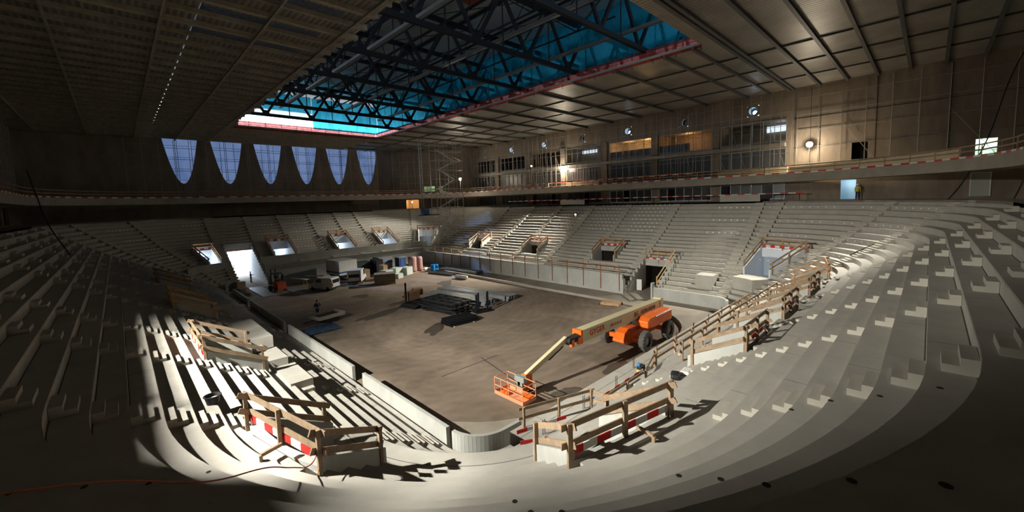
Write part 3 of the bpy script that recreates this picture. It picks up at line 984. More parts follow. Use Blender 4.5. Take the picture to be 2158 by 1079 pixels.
def netrun(p0, p1, lab):
    t = thing('safety_net', lab, 'safety net', (p0[0], p0[1], CZ-0.3))
    d = (Vector(p1)-Vector(p0)); L = d.length; u = d.normalized()
    mb = wavysheet((0, 0), (d.x, d.y), 0.0, 1.35, 0.05, int(L/1.2), M_REDNET); mb.build('net', M_REDNET, t, fixn=False)
    mb = MB(); nr = Vector((-u.y, u.x))*0.12
    k = int(L/2.4)
    for i in range(k+1):
        q_ = u*(L*i/k)+nr
        mb = MB(); mb.tube((q_.x, q_.y, -0.2), (q_.x, q_.y, 1.5), 0.035, 5)
        mb.build('post', M_BLACKS, t)
    for z in (0.35, 0.8, 1.2):
        mb = MB(); mb.tube((nr.x, nr.y, z), (d.x+nr.x, d.y+nr.y, z), 0.03, 5)
        mb.build('rail', M_BLACKS, t)
netrun((42.05, 85.0), (42.05, 16.2), 'red net and tube guardrail along the glazed-box side of the roof opening')
netrun((15.6, 85.0), (42.0, 85.0), 'red net and tube guardrail along the far end of the roof opening')

# ------------------------------------------------------------------ gate passage and exit tunnels
def corridor(name, x0, x1, y0, y1, z0, z1, m, floor_m=None, top=True, floor=True):
    mb = MB()
    mb.box((x0-0.1, (y0+y1)/2, (z0+z1)/2), (0.2, y1-y0, z1-z0))
    mb.box((x1+0.1, (y0+y1)/2, (z0+z1)/2), (0.2, y1-y0, z1-z0))
    if top: mb.box(((x0+x1)/2, (y0+y1)/2, z1+0.1), (x1-x0+0.4, y1-y0, 0.2))
    if floor: mb.box(((x0+x1)/2, (y0+y1)/2, z0-0.1), (x1-x0+0.4, y1-y0, 0.2))
    return struct(name, mb, m)
corridor('wall_gate', GATE[0], GATE[1], 88.2, 106.4, 0.0, 5.6, M_WHITEW, floor=False)
mb = MB()
mb.box(((GATE[0]+GATE[1])/2, 88.2, 6.0), (GATE[1]-GATE[0]+0.3, 0.3, 1.3))
struct('wall_gate_lintel', mb, M_CONCW)
mb = MB(); mb.box(((GATE[0]+GATE[1])/2, 88.02, 5.35), (GATE[1]-GATE[0], 0.06, 0.16)); struct('trim_gate_red', mb, M_RED)
# stepped side walls of the gate cutting
for x in (GATE[0], GATE[1]):
    mb = MB()
    for n in range(13):
        d = D0+DR*n
        mb.box((x, 77.4+d+DR/2, (Z[n])/2+0.05), (0.22, DR+0.002, Z[n]+0.1))
    struct('wall_gate_side', mb, M_WHITEW)

def voms_concrete(seg, a, b_, bright=False):
    """sunken exit: side walls following the rows, back wall with a doorway, floor"""
    mb = MB()
    zf = 2.45
    n1 = vmax(seg, a)+1
    B = D0+DR*n1; zB = Z[n1]; zt = 4.4 if n1 < 11 else 4.95
    def P(t, d, z): return pt(seg, t, d, z)
    def wall(t, d0, d1, z0a, z0b, z1a, z1b, w_):
        p0 = Vector(P(t, d0, 0)); p1 = Vector(P(t, d1, 0)); u = (p1-p0).normalized(); nr = Vector((-u.y, u.x, 0))*w_/2
        vs = [p0-nr+Vector((0, 0, z0a)), p1-nr+Vector((0, 0, z0b)), p1+nr+Vector((0, 0, z0b)), p0+nr+Vector((0, 0, z0a)),
              p0-nr+Vector((0, 0, z1a)), p1-nr+Vector((0, 0, z1b)), p1+nr+Vector((0, 0, z1b)), p0+nr+Vector((0, 0, z1a))]
        mb.add(vs, [(0, 3, 2, 1), (4, 5, 6, 7), (0, 1, 5, 4), (1, 2, 6, 5), (2, 3, 7, 6), (3, 0, 4, 7)])
    for t in (a, b_):
        wall(t, 5.7, B+0.15, zf, zf, 4.05, zB+0.5, 0.2)
    # beam across the back with a level top
    n = 5
    for i in range(n):
        t0 = a+(b_-a)*i/n; t1 = a+(b_-a)*(i+1)/n
        q0, q1, q2, q3 = P(t0, B-0.08, 0), P(t1, B-0.08, 0), P(t1, B+0.2, 0), P(t0, B+0.2, 0)
        vs = [(q[0], q[1], zt-0.05) for q in (q0, q1, q2, q3)]+[(q[0], q[1], zB+0.2) for q in (q0, q1, q2, q3)]
        mb.add(vs, [(0, 3, 2, 1), (4, 5, 6, 7), (0, 1, 5, 4), (1, 2, 6, 5), (2, 3, 7, 6), (3, 0, 4, 7)])
        q0, q1, q2, q3 = P(t0, 5.7, 0), P(t1, 5.7, 0), P(t1, B+0.2, 0), P(t0, B+0.2, 0)
        vs = [(q[0], q[1], zf-0.15) for q in (q0, q1, q2, q3)]+[(q[0], q[1], zf) for q in (q0, q1, q2, q3)]
        mb.add(vs, [(0, 3, 2, 1), (4, 5, 6, 7), (0, 1, 5, 4), (1, 2, 6, 5), (2, 3, 7, 6), (3, 0, 4, 7)])
    struct('wall_exit_'+NAMES[seg], mb, M_WHITEW if bright else M_CONCW)
    # passage leading outwards under the rows
    mb = MB()
    dd = 13 if not bright else 28.5
    ts = [a, b_]
    pa, pb_ = P(a, B, 0), P(b_, B, 0)
    if seg in CEN:
        mid = (a+b_)/2
        u = Vector((math.cos(R(mid)), math.sin(R(mid)), 0))
    else:
        u = (Vector(P(a, 9, 0))-Vector(P(a, 8, 0)))
    e = u*((dd if bright and seg == 'N' else 13.5)-B)
    c0, c1 = Vector(pa), Vector(pb_)
    c2, c3 = c1+e, c0+e
    for p0, p1 in ((c0, c3), (c1, c2)):
        mb.quad((p0.x, p0.y, zf), (p1.x, p1.y, zf), (p1.x, p1.y, zt), (p0.x, p0.y, zt))
    for z in (zf, zt):
        mb.quad(*[(p.x, p.y, z) for p in (c0, c1, c2, c3)])
    if not (bright and seg == 'N'):
        mb.quad((c2.x, c2.y, zf), (c3.x, c3.y, zf), (c3.x, c3.y, zt), (c2.x, c2.y, zt))
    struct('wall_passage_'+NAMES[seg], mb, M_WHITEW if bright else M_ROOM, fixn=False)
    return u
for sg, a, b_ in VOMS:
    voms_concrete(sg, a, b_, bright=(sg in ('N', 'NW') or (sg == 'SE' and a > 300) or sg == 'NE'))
plight('exit_fill', (50.9+4, 12.6-1.6, 4.2), 45, (0.85, 0.92, 1.0))  # added fill standing in for daylight in the corner exit
plight('exit_fill', (pt('NW', 109, 9)[0], pt('NW', 109, 9)[1], 4.1), 260, (0.8, 0.9, 1.0))  # same added fill for the exit beside the gate
# lifting tunnel in the long side
mb = MB()
for y in TUN:
    for n in range(7):
        d = D0+DR*n
        mb.box((47.3+d+DR/2, y, (Z[n]+0.55)/2), (DR+0.002, 0.25, Z[n]+0.55))
    mb.box((47.3+0.0, y, 1.0), (0.6, 0.25, 2.0))
struct('wall_tunnel_side', mb, M_CONCW)
mb = MB(); mb.box((53.3, sum(TUN)/2, 3.55), (0.3, TUN[1]-TUN[0], 0.95)); struct('wall_tunnel_lintel', mb, M_CONCW)
corridor('wall_tunnel', 0, 0, 0, 0, 0, 0, M_ROOM) if False else None
mb = MB()
y0, y1 = TUN
mb.quad((53.2, y0, 0.01), (60, y0, 0.01), (60, y0, 3.2), (53.2, y0, 3.2)); mb.quad((53.2, y1, 0.01), (60, y1, 0.01), (60, y1, 3.2), (53.2, y1, 3.2))
mb.quad((60, y0, 0.01), (60, y1, 0.01), (60, y1, 3.2), (60, y0, 3.2)); mb.quad((53.2, y0, 3.2), (60, y0, 3.2), (60, y1, 3.2), (53.2, y1, 3.2))
struct('wall_tunnel_passage', mb, M_ROOM, fixn=False)
# ------------------------------------------------------------------ yard outside the gate
mb = MB(); mb.box((20, 135, 0.02), (120, 56, 0.04)); struct('ground_yard', mb, mat('pale_yard_ground', (0.62, 0.62, 0.60), 0.9))
mb = MB(); mb.box((15.4, 112, 2.0), (14, 0.3, 4.0)); struct('wall_yard', mb, M_WHITEW)

# ------------------------------------------------------------------ aisle step blocks
def block_mesh(h, lg=1.15):
    mb = MB()
    mb.prism([(-0.56, 0), (0, 0), (0, h*0.66), (-0.28, h*0.66), (-0.28, h*0.33), (-0.56, h*0.33)], -lg/2, lg/2, axis='y')
    return mb
proto_block = {}
AISLES = []
for sg, ts in (('W', (17.4, 25.4, 31.4, 41.6, 47.6, 57.8, 63.8, 72.5)), ('S', (13.4, 20.9, 27.4, 35.1, 42.8)), ('E', (16.9, 28.9, 37.5, 45.2, 53.1, 60.9, 68.8)),
               ('N', (40.8, 36.2, 30.6, 24.5, 18.6)), ('SE', (297, 318, 354)), ('NE', (30, 62)), ('NW', (93, 124, 150, 170)), ('SW', ())):
    for i, tt in enumerate(ts):
        AISLES.append((sg, i, tt))
STAND = {'W': 'stand above the low grey rink wall', 'S': 'stand behind the long timber fences', 'E': 'stand below the glazed boxes', 'N': 'stand below the parabola windows',
         'SE': 'curved corner by the white-walled exit', 'NE': 'curved corner by the scaffold tower', 'NW': 'curved corner by the bright gate'}
cands = []
for sg, i, tt in AISLES:
    for n in range(0, 23):
        if any(c[0]-0.3 < tt < c[1]+0.3 and c[2] <= n+1 and n <= c[3] for c in CUTS.get(sg, [])): continue
        h = zrow(sg, n+1)-zrow(sg, n)
        if h < 0.2: continue
        z = zrow(sg, n)
        p = Vector(pt(sg, tt, D0+DR*(n+1), z))
        q_ = Vector(pt(sg, tt, D0+DR*(n+1)+1, z))
        u = (q_-p).normalized()
        s_ = px(p)
        seen = s_ is not None and -60 < s_[0] < IW+60 and -60 < s_[1] < IH+80
        dist = (p-Vector((0, 0, CAMH))).length
        if dist < 2.2: continue
        if sg == 'SE' and 316 < tt < 351 and n < 7: continue
        if sg == 'E' and i == 0 and n < 6: continue
        if sg == 'W' and i == 1 and 4 <= n <= 6: continue
        if sg == 'S' and i == 0 and n < 12: continue
        cands.append((dist if seen else 999, sg, i, n, p, u, h))
cands.sort(key=lambda c: c[0])
ORDW = ORD
rest = MB()
cnt = {}
for k, (dist, sg, i, n, p, u, h) in enumerate(cands):
    ang = math.atan2(u.y, u.x)
    if k < 296 and dist < 900:
        key = round(h, 2)
        if key not in proto_block:
            o = block_mesh(h).build('step_block', M_BLOCK)
            proto_block[key] = o
        else:
            o = proto_block[key].copy(); COL.objects.link(o)
        o.location = p-u*0.01; o.rotation_euler = (0, 0, ang)
        lab = 'concrete step block, %s row up, %s aisle, %s' % (ORDW[n], ORDW[i], STAND[sg])
        tag(o, lab, 'step block', 'concrete step blocks in the stand aisles')
    else:
        M_ = Matrix.Rotation(ang, 3, 'Z')
        b_ = block_mesh(h)
        rest.add([M_ @ Vector(v)+p-u*0.01 for v in b_.v], b_.f)
o = rest.build('distant_step_blocks', M_BLOCK); tag(o, 'small distant concrete aisle steps repeated up the far stands', 'steps', 'concrete step blocks in the stand aisles', 'stuff')

# ------------------------------------------------------------------ concrete platforms in front of the exits
def ringbox(seg, t0, t1, d0, d1, z0, z1, n=1):
    mb = MB()
    for i in range(n):
        a = t0+(t1-t0)*i/n; b_ = t0+(t1-t0)*(i+1)/n
        p = [pt(seg, a, d0), pt(seg, b_, d0), pt(seg, b_, d1), pt(seg, a, d1)]
        vs = [(q_[0], q_[1], z0) for q_ in p]+[(q_[0], q_[1], z1) for q_ in p]
        mb.add(vs, [(0, 3, 2, 1), (4, 5, 6, 7), (0, 1, 5, 4), (1, 2, 6, 5), (2, 3, 7, 6), (3, 0, 4, 7)])
    return mb
for seg, t0, t1, d0, d1, z1, lab in (('W', 23.7, 27.0, 4.15, 5.3, 3.3, 'small pale concrete platform with two steps at its end, above the rink wall'), ('W', 28.4, 31.2, 4.15, 5.3, 3.3, 'small pale concrete platform just below the timber-fenced exit'),
                        ('W', 34.4, 41.2, 3.55, 5.1, 3.2, 'long dim concrete platform beyond the fenced exit on the spotlit stand'), ('W', 49.6, 56.4, 3.55, 5.1, 3.2, 'farther dim concrete platform along the spotlit stand'),
                        ('E', 17.6, 19.6, 2.6, 4.6, 3.1, 'raised concrete box platform beside the tunnel stand'), ('SE', 320, 349, 3.2, 5.1, 3.25, 'curved concrete box platform in front of the white-walled exit')):
    mb = ringbox(seg, t0, t1, d0, d1, 0.0, z1, 6 if seg == 'SE' else 1)
    o = mb.build('concrete_platform', M_CONC); tag(o, lab, 'platform')
mb = MB()
for i in range(2):
    a = ringbox('W', 22.9+0.4*i, 23.3+0.4*i, 4.2, 5.1, 2.0, 2.55+0.35*i); mb.add(a.v, a.f)
o = mb.build('platform_steps', M_CONC); tag(o, 'two small concrete steps leading onto the pale platform', 'steps')

# ------------------------------------------------------------------ timber guardrails
def striped(mb_pts, name, parent, hgt=0.16, th=0.035, seg_l=0.5, z=0.1):
    """red and white painted board along points (local)"""
    mb = MB()
    acc = 0
    for a, b_ in zip(mb_pts[:-1], mb_pts[1:]):
        a = Vector(a); b_ = Vector(b_); L = (b_-a).length
        n = max(1, int(L/seg_l))
        for i in range(n):
            p = a+(b_-a)*(i/n); q_ = a+(b_-a)*((i+1)/n)
            mb.beam((p.x, p.y, p.z+z), (q_.x, q_.y, q_.z+z), th, hgt, acc % 2); acc += 1
    return mb.build(name, [M_RED, M_WHITE], parent)

def rail_fence(name, label, cat, pts, m, post_h=1.4, rails=(0.72, 1.28), pw=0.13, rw=0.16, spacing=2.2, toe=None, group=None, mpost=None, rail_th=0.045, drop=0.0, side=1, ends=0.25, toez=0.45):
    """pts: world points at the fence foot; posts stand on them, rails follow"""
    o0 = Vector(pts[0])
    t = thing(name, label, cat, o0, group=group)
    loc = [Vector(p)-o0 for p in pts]
    postp = []
    for a, b_ in zip(loc[:-1], loc[1:]):
        L = (Vector((b_.x, b_.y, 0))-Vector((a.x, a.y, 0))).length
        n = max(1, round(L/spacing))
        for i in range(n):
            postp.append(a+(b_-a)*(i/n))
    postp.append(loc[-1])
    for p in postp:
        mb = MB(); mb.beam((p.x, p.y, p.z-drop), (p.x, p.y, p.z+post_h), pw, pw*0.8, up=(loc[1].x-loc[0].x, loc[1].y-loc[0].y, 0))
        mb.build('post', mpost or m, t)
    for a, b_ in zip(loc[:-1], loc[1:]):
        d = (b_-a); dn = Vector((d.x, d.y, 0)).normalized(); nr = Vector((-dn.y, dn.x, 0))*side*(pw*0.4+rail_th/2)
        e = d.normalized()*ends
        for h in rails:
            mb = MB(); q0 = a-e+nr; q1 = b_+e+nr
            mb.beam((q0.x, q0.y, q0.z+h), (q1.x, q1.y, q1.z+h), rail_th, rw)
            mb.build('rail', m, t)
    if toe is not None:
        a, b_ = loc[toe], loc[toe+1]
        d = (b_-a); dn = Vector((d.x, d.y, 0)).normalized(); nr = Vector((-dn.y, dn.x, 0))*side*0.08
        striped([a+nr, b_+nr], 'striped_toe_board', t, z=toez, hgt=0.24, seg_l=0.55)
    return t

VL_ = ['weathered timber guardrail round the sunlit-side corner exit, orange cable tied to it', 'dark brown timber guardrail round the corner exit beside the lift basket',
       'timber guardrail round the exit next along from the orange-cable one', 'shadowed timber guardrail with two orange planks, third exit along the spotlit stand', 'barely lit timber guardrail, fourth exit along the spotlit stand',
       'dark timber guardrail with white wall behind, first exit along the long fences', 'dark timber guardrail, middle exit along the long fences', 'dark timber guardrail, last exit before the corner along the long fences',
       'brown timber guardrail on the curved corner past the long fences', 'tall timber guardrail round the white-walled corner exit',
       'timber guardrail round the small exit next to the tunnel', 'timber guardrail round the exit inside the lamplit patch of seats', 'timber guardrail round the exit by the dark end of the long stand',
       'timber guardrail in the dim corner beside the scaffold tower', 'timber guardrail round the daylit exit closest to the scaffold tower', 'timber guardrail with orange planks round the daylit exit above the trucks', 'timber guardrail round the daylit exit just beyond the bright gate', 'timber guardrail round the daylit exit on the dark side of the gate']
VM = [M_TIMBERG, M_TIMBERG, M_TIMBERG, M_TIMBERP, M_TIMBERG, M_TIMBERG, M_TIMBERG, M_TIMBERG, M_TIMBER, M_TIMBERG, M_TIMBER, M_TIMBER, M_TIMBER, M_TIMBERG, M_TIMBER, M_TIMBERP, M_TIMBER, M_TIMBER]
for k, (sg, a, b_) in enumerate(VOMS):
    e = 0.9/10 if sg not in CEN else 0.6
    n1 = vmax(sg, a)+1; Bd = D0+DR*n1+0.25; zB = Z[n1]
    pts = [(*pt(sg, a-e, 5.95)[:2], 3.6), (*pt(sg, a-e, Bd)[:2], zB), (*pt(sg, b_+e, Bd)[:2], zB), (*pt(sg, b_+e, 5.95)[:2], 3.6)]
    if sg in ('SW', 'SE', 'NE', 'NW', 'E', 'W', 'S', 'N'):
        t = rail_fence('timber_guardrail', VL_[k], 'guardrail', pts, VM[k], post_h=1.4, pw=0.15, rw=0.2, spacing=2.3, toe=1 if k not in (3, 4) else None, side=-1 if sg in () else 1, drop=0.0, group='timber guardrails round the stand exits')
# loose concrete kerb blocks laid behind the two corner exits
for sg, a, b_, lab in (('SW', 181, 203, 'pale concrete beam lying behind the guardrail with the orange cable'), ('SW', 246.5, 269, 'concrete beam lying behind the dark brown corner guardrail'), ('S', 21.9, 25.3, 'concrete beam lying behind the first guardrail along the long fences')):
    mb = MB(); p0, p1 = pt(sg, a, 8.95), pt(sg, b_, 8.95)
    mb.beam((*p0[:2], 5.09), (*p1[:2], 5.09), 0.26, 0.34); o = mb.build('concrete_curb_block', M_CONC); tag(o, lab, 'concrete beam')
# T-shaped props clamped on the two nearest guardrails
for sg, tm, lab in (('SW', 196, 'small timber trestle prop on the beam behind the orange-cable guardrail'), ('SW', 259, 'small timber trestle prop behind the dark brown corner guardrail')):
    p = Vector(pt(sg, tm, 8.62, 5.3)); q_ = Vector(pt(sg, tm, 9.25, 5.3))
    t = thing('timber_prop', lab, 'prop', (p.x, p.y, 4.92))
    v = q_-p
    mb = MB(); mb.beam((0, 0, 0.62), (v.x, v.y, 0.62), 0.09, 0.1); mb.build('crossbar', M_TIMBERG, t)
    mb = MB(); mb.beam((v.x, v.y, 0.0), (v.x, v.y, 0.62), 0.1, 0.09, up=(1, 0, 0)); mb.build('upright', M_TIMBERG, t)

# long fences between the rink apron and the near end stand
mb = ringbox('S', 13.4, 45.3, 1.2, 1.5, 1.2, 1.22)
rail_fence('timber_fence', 'long pink-brown two-rail timber fence running from the lift wheels up to the corner', 'fence', [(25.3, 12.5, 1.2), (46.2, 12.6, 1.2)], M_TIMBER, post_h=1.25, rails=(0.62, 1.15), spacing=3.0)
rail_fence('timber_fence', 'long two-rail timber fence standing behind the first long fence, against the rows', 'fence', [(24.0, 10.18, 2.72), (46.0, 10.18, 2.72)], M_TIMBER, post_h=1.25, rails=(0.6, 1.12), spacing=3.2, mpost=M_TIMBERG)
rail_fence('timber_fence', 'zigzag timber fence with a returning end beside the lift basket shadow', 'fence', [(14.0, 14.0, 1.2), (17.9, 12.6, 1.2), (17.9, 11.6, 1.2), (22.2, 11.6, 1.2), (25.0, 12.4, 1.2)], M_TIMBERG, post_h=1.1, rails=(0.5, 1.0), spacing=2.4)
t = thing('striped_board', 'red and white striped board leaning along the zigzag fence', 'board', (17.9, 11.8, 1.2)); striped([(0, 0, 0.9), (4.4, 0.05, 0.9)], 'board', t, seg_l=0.55)
t = thing('striped_board', 'lower red and white striped board on the zigzag fence', 'board', (17.9, 11.8, 1.2)); striped([(0.6, 0.0, 0.35), (4.6, 0.05, 0.35)], 'board', t, seg_l=0.55)
t = thing('striped_board', 'bright red and white striped board before the dark brown guardrail', 'board', (12.7, 13.2, 1.2)); striped([(0, 0, 0.55), (2.6, -0.9, 0.6)], 'board', t, seg_l=0.5, hgt=0.18)
t = thing('striped_board', 'second bright striped board just below the first near the curved rink wall', 'board', (12.6, 12.9, 1.2)); striped([(0, 0, 0.2), (2.0, -1.3, 0.25)], 'board', t, seg_l=0.5, hgt=0.18)
# reinforcement bars sticking out along the slab edge
for i in range(9):
    x = 14.2+3.35*i
    t = thing('rebar_stub', 'pair of thin rusty rebars at the long fence, %s from the curved rink wall' % ORD[i], 'rebar', (x, 13.6 if x > 24 else 12.9, 1.2), group='rebar pairs along the slab edge')
    for dx in (0, 0.14):
        mb = MB(); mb.tube((dx, 0, 0), (dx, 0, 0.75), 0.018, 5); mb.build('bar', M_BLACK, t)
# fence posts along the long front wall
t = thing('wall_guardrail', 'two-rail guardrail on rusty posts along the top of the long rink front wall', 'guardrail', (47.1, 28.4, 0))
for i in range(16):
    y = 2.9*i
    mb = MB(); mb.box((0, y, 2.1), (0.09, 0.09, 3.5)); mb.build('post', mat('rusty_red_post', (0.30, 0.13, 0.08), 0.8), t)
for z in (3.1, 3.75):
    mb = MB(); mb.box((0.0, 21.6, z), (0.05, 43.6, 0.1)); mb.build('rail', M_TIMBER, t)
t = thing('tunnel_handrail', 'pair of pale sloping handrail planks beside the tunnel opening', 'handrail', (47.6, 23.4, 1.6))
for dz in (0.35, 1.0):
    mb = MB(); mb.beam((0, 0, dz), (5.6, 0.15, dz+2.9), 0.06, 0.16); mb.build('rail', mat('pale_new_plank', (0.62, 0.50, 0.30), 0.7), t)
mb = MB(); mb.box((0, 0, 0.6), (0.12, 0.12, 1.2)); mb.build('post', M_TIMBERP, t)
t = thing('tunnel_guardrail', 'red and white striped guardrail over the tunnel mouth', 'guardrail', (53.0, 23.9, 3.1))
striped([(0, 0.1, 0.95), (0, 3.8, 0.95)], 'striped_board', t, seg_l=0.5)
for y in (0.1, 1.95, 3.8):
    mb = MB(); mb.box((0.1, y, 1.4), (0.1, 0.1, 2.0)); mb.build('post', M_TIMBER, t)
for z in (1.7, 2.2):
    mb = MB(); mb.box((0.03, 1.95, z), (0.05, 4.0, 0.14)); mb.build('rail', M_TIMBER, t)

# balcony guardrails
BL = {'E': 'balcony guardrail with striped boards below the glazed boxes', 'N': 'balcony guardrail with striped boards below the parabola windows', 'SE': 'curved balcony guardrail at the corner by the hanging black cable',
      'W': 'dim balcony guardrail above the shadowed side stand', 'NW': 'dim curved balcony guardrail beyond the bright gate', 'NE': 'curved balcony guardrail lit by the lamp at the scaffold tower', 'S': 'dark balcony guardrail over the near end stand'}
for sg in ('E', 'N', 'SE', 'W', 'NW', 'NE', 'S'):
    t = thing('balcony_guardrail', BL[sg], 'guardrail', (0, 0, 15.25))
    a, b_ = RANGE[sg]
    if sg == 'S': a = 30
    n = int((b_-a)/3.0) if sg not in CEN else 12
    pts = [Vector(pt(sg, a+(b_-a)*i/n, 19.1, 0)) for i in range(n+1)]
    for p in pts:
        mb = MB(); mb.box((p.x, p.y, 0.55), (0.07, 0.07, 1.1)); mb.build('post', M_TIMBERG if sg in ('W', 'NW') else M_TIMBER, t)
    for z in (0.6, 1.05):
        mb = MB()
        for p, q_ in zip(pts[:-1], pts[1:]): mb.beam((p.x, p.y, z), (q_.x, q_.y, z), 0.04, 0.12)
        mb.build('rail', M_TIMBERG, t)
    striped(pts, 'striped_toe_board', t, z=0.1, hgt=0.16, seg_l=0.9)
    if sg == 'E':
        striped([p+Vector((0.25, 0, 0)) for p in pts[3:]], 'striped_upper_board', t, z=0.95, hgt=0.14, seg_l=0.9)
t = thing('striped_barrier', 'red and white striped barrier line along the top of the stand, before the low windows', 'barrier', (67.0, 0, 11.55))
striped([(0, 12.0, 0.95), (0, 70.0, 0.95)], 'board', t, seg_l=0.9, hgt=0.14)
for i in range(20):
    mb = MB(); mb.box((0.05, 12.5+3*i, 0.5), (0.06, 0.06, 1.0)); mb.build('post', M_BLACKS, t)

M_DOORW = mat('pale_green_door', (0.42, 0.46, 0.40), 0.6)
mb = MB()
mb.box((69.9, -3.1, 12.9), (0.12, 0.1, 2.6)); mb.box((69.9, -4.6, 12.9), (0.12, 0.1, 2.6)); mb.box((69.9, -3.85, 14.2), (0.12, 1.6, 0.1))
o = struct('door_1', mb, M_WHITE); g = MB(); g.box((69.93, -3.85, 12.85), (0.06, 1.4, 2.5)); g.build('door_leaf', M_DOORW, o)
M_HOARD = mat('hoarding_board', (0.68, 0.57, 0.39), 0.75, var=0.25, scale=1.2, stretch=(1, 0.2, 3))
for y0, y1, lab in ((7.7, 23.9, 'pale timber hoarding at the foot of the blank wall, lit by the big floodlight'), (46.3, 54.7, 'pale timber hoarding below the boxes, lit by the second floodlight')):
    mb = MB()
    for z in (14.8, 15.45, 16.1): mb.box((69.6, (y0+y1)/2, z), (0.06, y1-y0, 0.6))
    t = mb.build('hoarding', M_HOARD); tag(t, lab, 'hoarding')
mb = ringbox('W', 16.8, 21.4, 19.17, 19.21, 15.27, 15.85, 1); o = mb.build('hoarding', M_HOARD); tag(o, 'added unseen hoarding on the balcony, shading the near rows from the floodlight', 'hoarding')  # unseen board added to stop the west flood lighting the near corner rows
mb = ringbox('SE', 300, 352, 19.17, 19.21, 15.27, 16.2, 14); o = mb.build('hoarding', M_HOARD); tag(o, 'brown timber hoarding along the curved balcony corner', 'hoarding')
for y0, y1, lab in ((17.0, 22.4, 'blank pale concrete block along the top row, before the lit low windows'), (47.5, 53.5, 'blank pale concrete block along the top row, mid way down the long stand'), (77.0, 80.0, 'blank pale concrete block along the top row near the scaffold tower')):
    if y0 > 75: continue
    mb = MB(); mb.box((66.25, (y0+y1)/2, 11.9), (0.25, y1-y0, 1.3)); o = mb.build('concrete_block', M_CONC); tag(o, lab, 'concrete block')

# scaffolding on the walls
def scaffold(label, p0, p1, z0, z1, bays, lifts, group=None, r=0.045, deck=None):
    t = thing('scaffold', label, 'scaffold', (*p0, z0), group=group)
    v = Vector((p1[0]-p0[0], p1[1]-p0[1], 0)); nr = Vector((-v.y, v.x, 0)).normalized()*0.0
    for i in range(bays+1):
        mb = MB(); q_ = v*(i/bays); mb.tube((q_.x, q_.y, 0), (q_.x, q_.y, z1-z0), r, 5); mb.build('standard', M_SCAF, t)
    for j in range(1, lifts+1):
        z = (z1-z0)*j/(lifts+0.5)
        mb = MB(); mb.tube((0, 0, z), (v.x, v.y, z), r*0.8, 5); mb.build('ledger', M_SCAF, t)
    for i in range(0, bays, 4):
        mb = MB(); q0 = v*(i/bays); q1 = v*(min(i+2, bays)/bays); mb.tube((q0.x, q0.y, 0), (q1.x, q1.y, (z1-z0)*0.6), r*0.7, 5); mb.build('brace', M_SCAF, t)
    return t
for i in range(9):
    y0 = 14.0+8.0*i
    scaffold('tube scaffold before the glazed boxes, %s bay from the lamplit blank wall' % ORD[i], (68.7, y0), (68.7, y0+7.6), 14.45, 26.8, 6, 6, group='wall scaffolding before the glazed boxes', r=0.04)
scaffold('tube scaffold on the blank wall around the bright floodlight', (69.75, -6.0), (69.75, 13.5), 14.45, 26.8, 8, 5)
for i in range(5):
    x0 = 2.0+10*i
    scaffold('tube scaffold on the parabola window wall, %s bay counting from the dark corner' % ORD[i], (x0, 104.8), (x0+9.6, 104.8), 14.5, 26.9, 4, 5, group='scaffolding on the parabola window wall')
scaffold('tube scaffold on the angled wall behind the scaffold tower', (54.3, 101.5), (67.6, 86.2), 14.45, 26.8, 10, 6)
for i in range(3):
    y0 = 50+15*i
    scaffold('dark tube scaffold on the shadowed side wall, %s bay' % ORD[i], (-10.3, y0), (-10.3, y0+14.5), 14.45, 26.8, 8, 5, group='scaffolding on the shadowed side wall')
# free standing scaffold tower with ladder mast
t = thing('scaffold_tower', 'tall free-standing scaffold stair tower reaching the ceiling in the far corner', 'scaffold tower', (51.0, 76.0, 0))
TX = [0, 2.4, 4.8, 7.2]; TYY = [0, 2.2]
for x in TX:
    for y in TYY:
        zb = zat('NE', math.hypot(max(51+x-45.3, 0), max(76+y-75.4, 0))-2)
        mb = MB(); mb.tube((x, y, zb), (x, y, 26.5), 0.075, 6); mb.build('standard', M_SCAF, t)
for j in range(10):
    z = 5.5+2.1*j
    mb = MB()
    for y in TYY: mb.tube((0, y, z), (7.2, y, z), 0.055, 5)
    for x in TX: mb.tube((x, 0, z), (x, 2.2, z), 0.055, 5)
    mb.build('ledger_frame', M_SCAF, t)
    mb = MB(); s_ = 1 if j % 2 else -1
    mb.tube((3.6-3.6*s_, 0, z), (3.6+3.6*s_, 0, z+2.1), 0.055, 5); mb.build('brace', M_SCAF, t)
    if j < 9:
        mb = MB(); mb.beam((3.6-2.2*s_, 1.2, z), (3.6+2.2*s_, 1.2, z+2.1), 0.6, 0.06); mb.build('stair_flight', M_GALV, t)
t = thing('ladder_mast', 'pale lattice ladder mast standing beside the scaffold tower', 'ladder mast', (47.6, 76.6, 0.9))
for x in (-0.28, 0.28):
    mb = MB(); mb.tube((x, 0, 0), (x, 0, 25.6), 0.06, 6); mb.build('stile', M_GALV, t)
for i in range(56):
    mb = MB(); mb.tube((-0.28, 0, 0.4+0.45*i), (0.28, 0, 0.4+0.45*i), 0.03, 5); mb.build('rung', M_GALV, t)
t = thing('hoist_platform', 'dark blue hoist cabin part way up the ladder mast', 'hoist', (48.4, 75.4, 10.2))
mb = MB(); mb.box((0, 0, 0.1), (4.2, 1.8, 0.2)); mb.build('deck', M_BLACK, t)
mb = MB(); mb.box((-1.0, 0, 0.9), (1.4, 1.2, 1.4)); mb.build('motor_housing', mat('dark_blue_paint', (0.02, 0.05, 0.12), 0.5), t)
mb = MB(); mb.lathe([(0.0, 0), (0.25, 0), (0.25, 0.8), (0, 0.8)], (0.6, 0, 0.2)); mb.build('drum', M_WHITE, t)
mb = MB()
for x in (-2.1, 0, 2.1): mb.tube((x, -0.9, 0.2), (x, -0.9, 1.3), 0.03, 5)
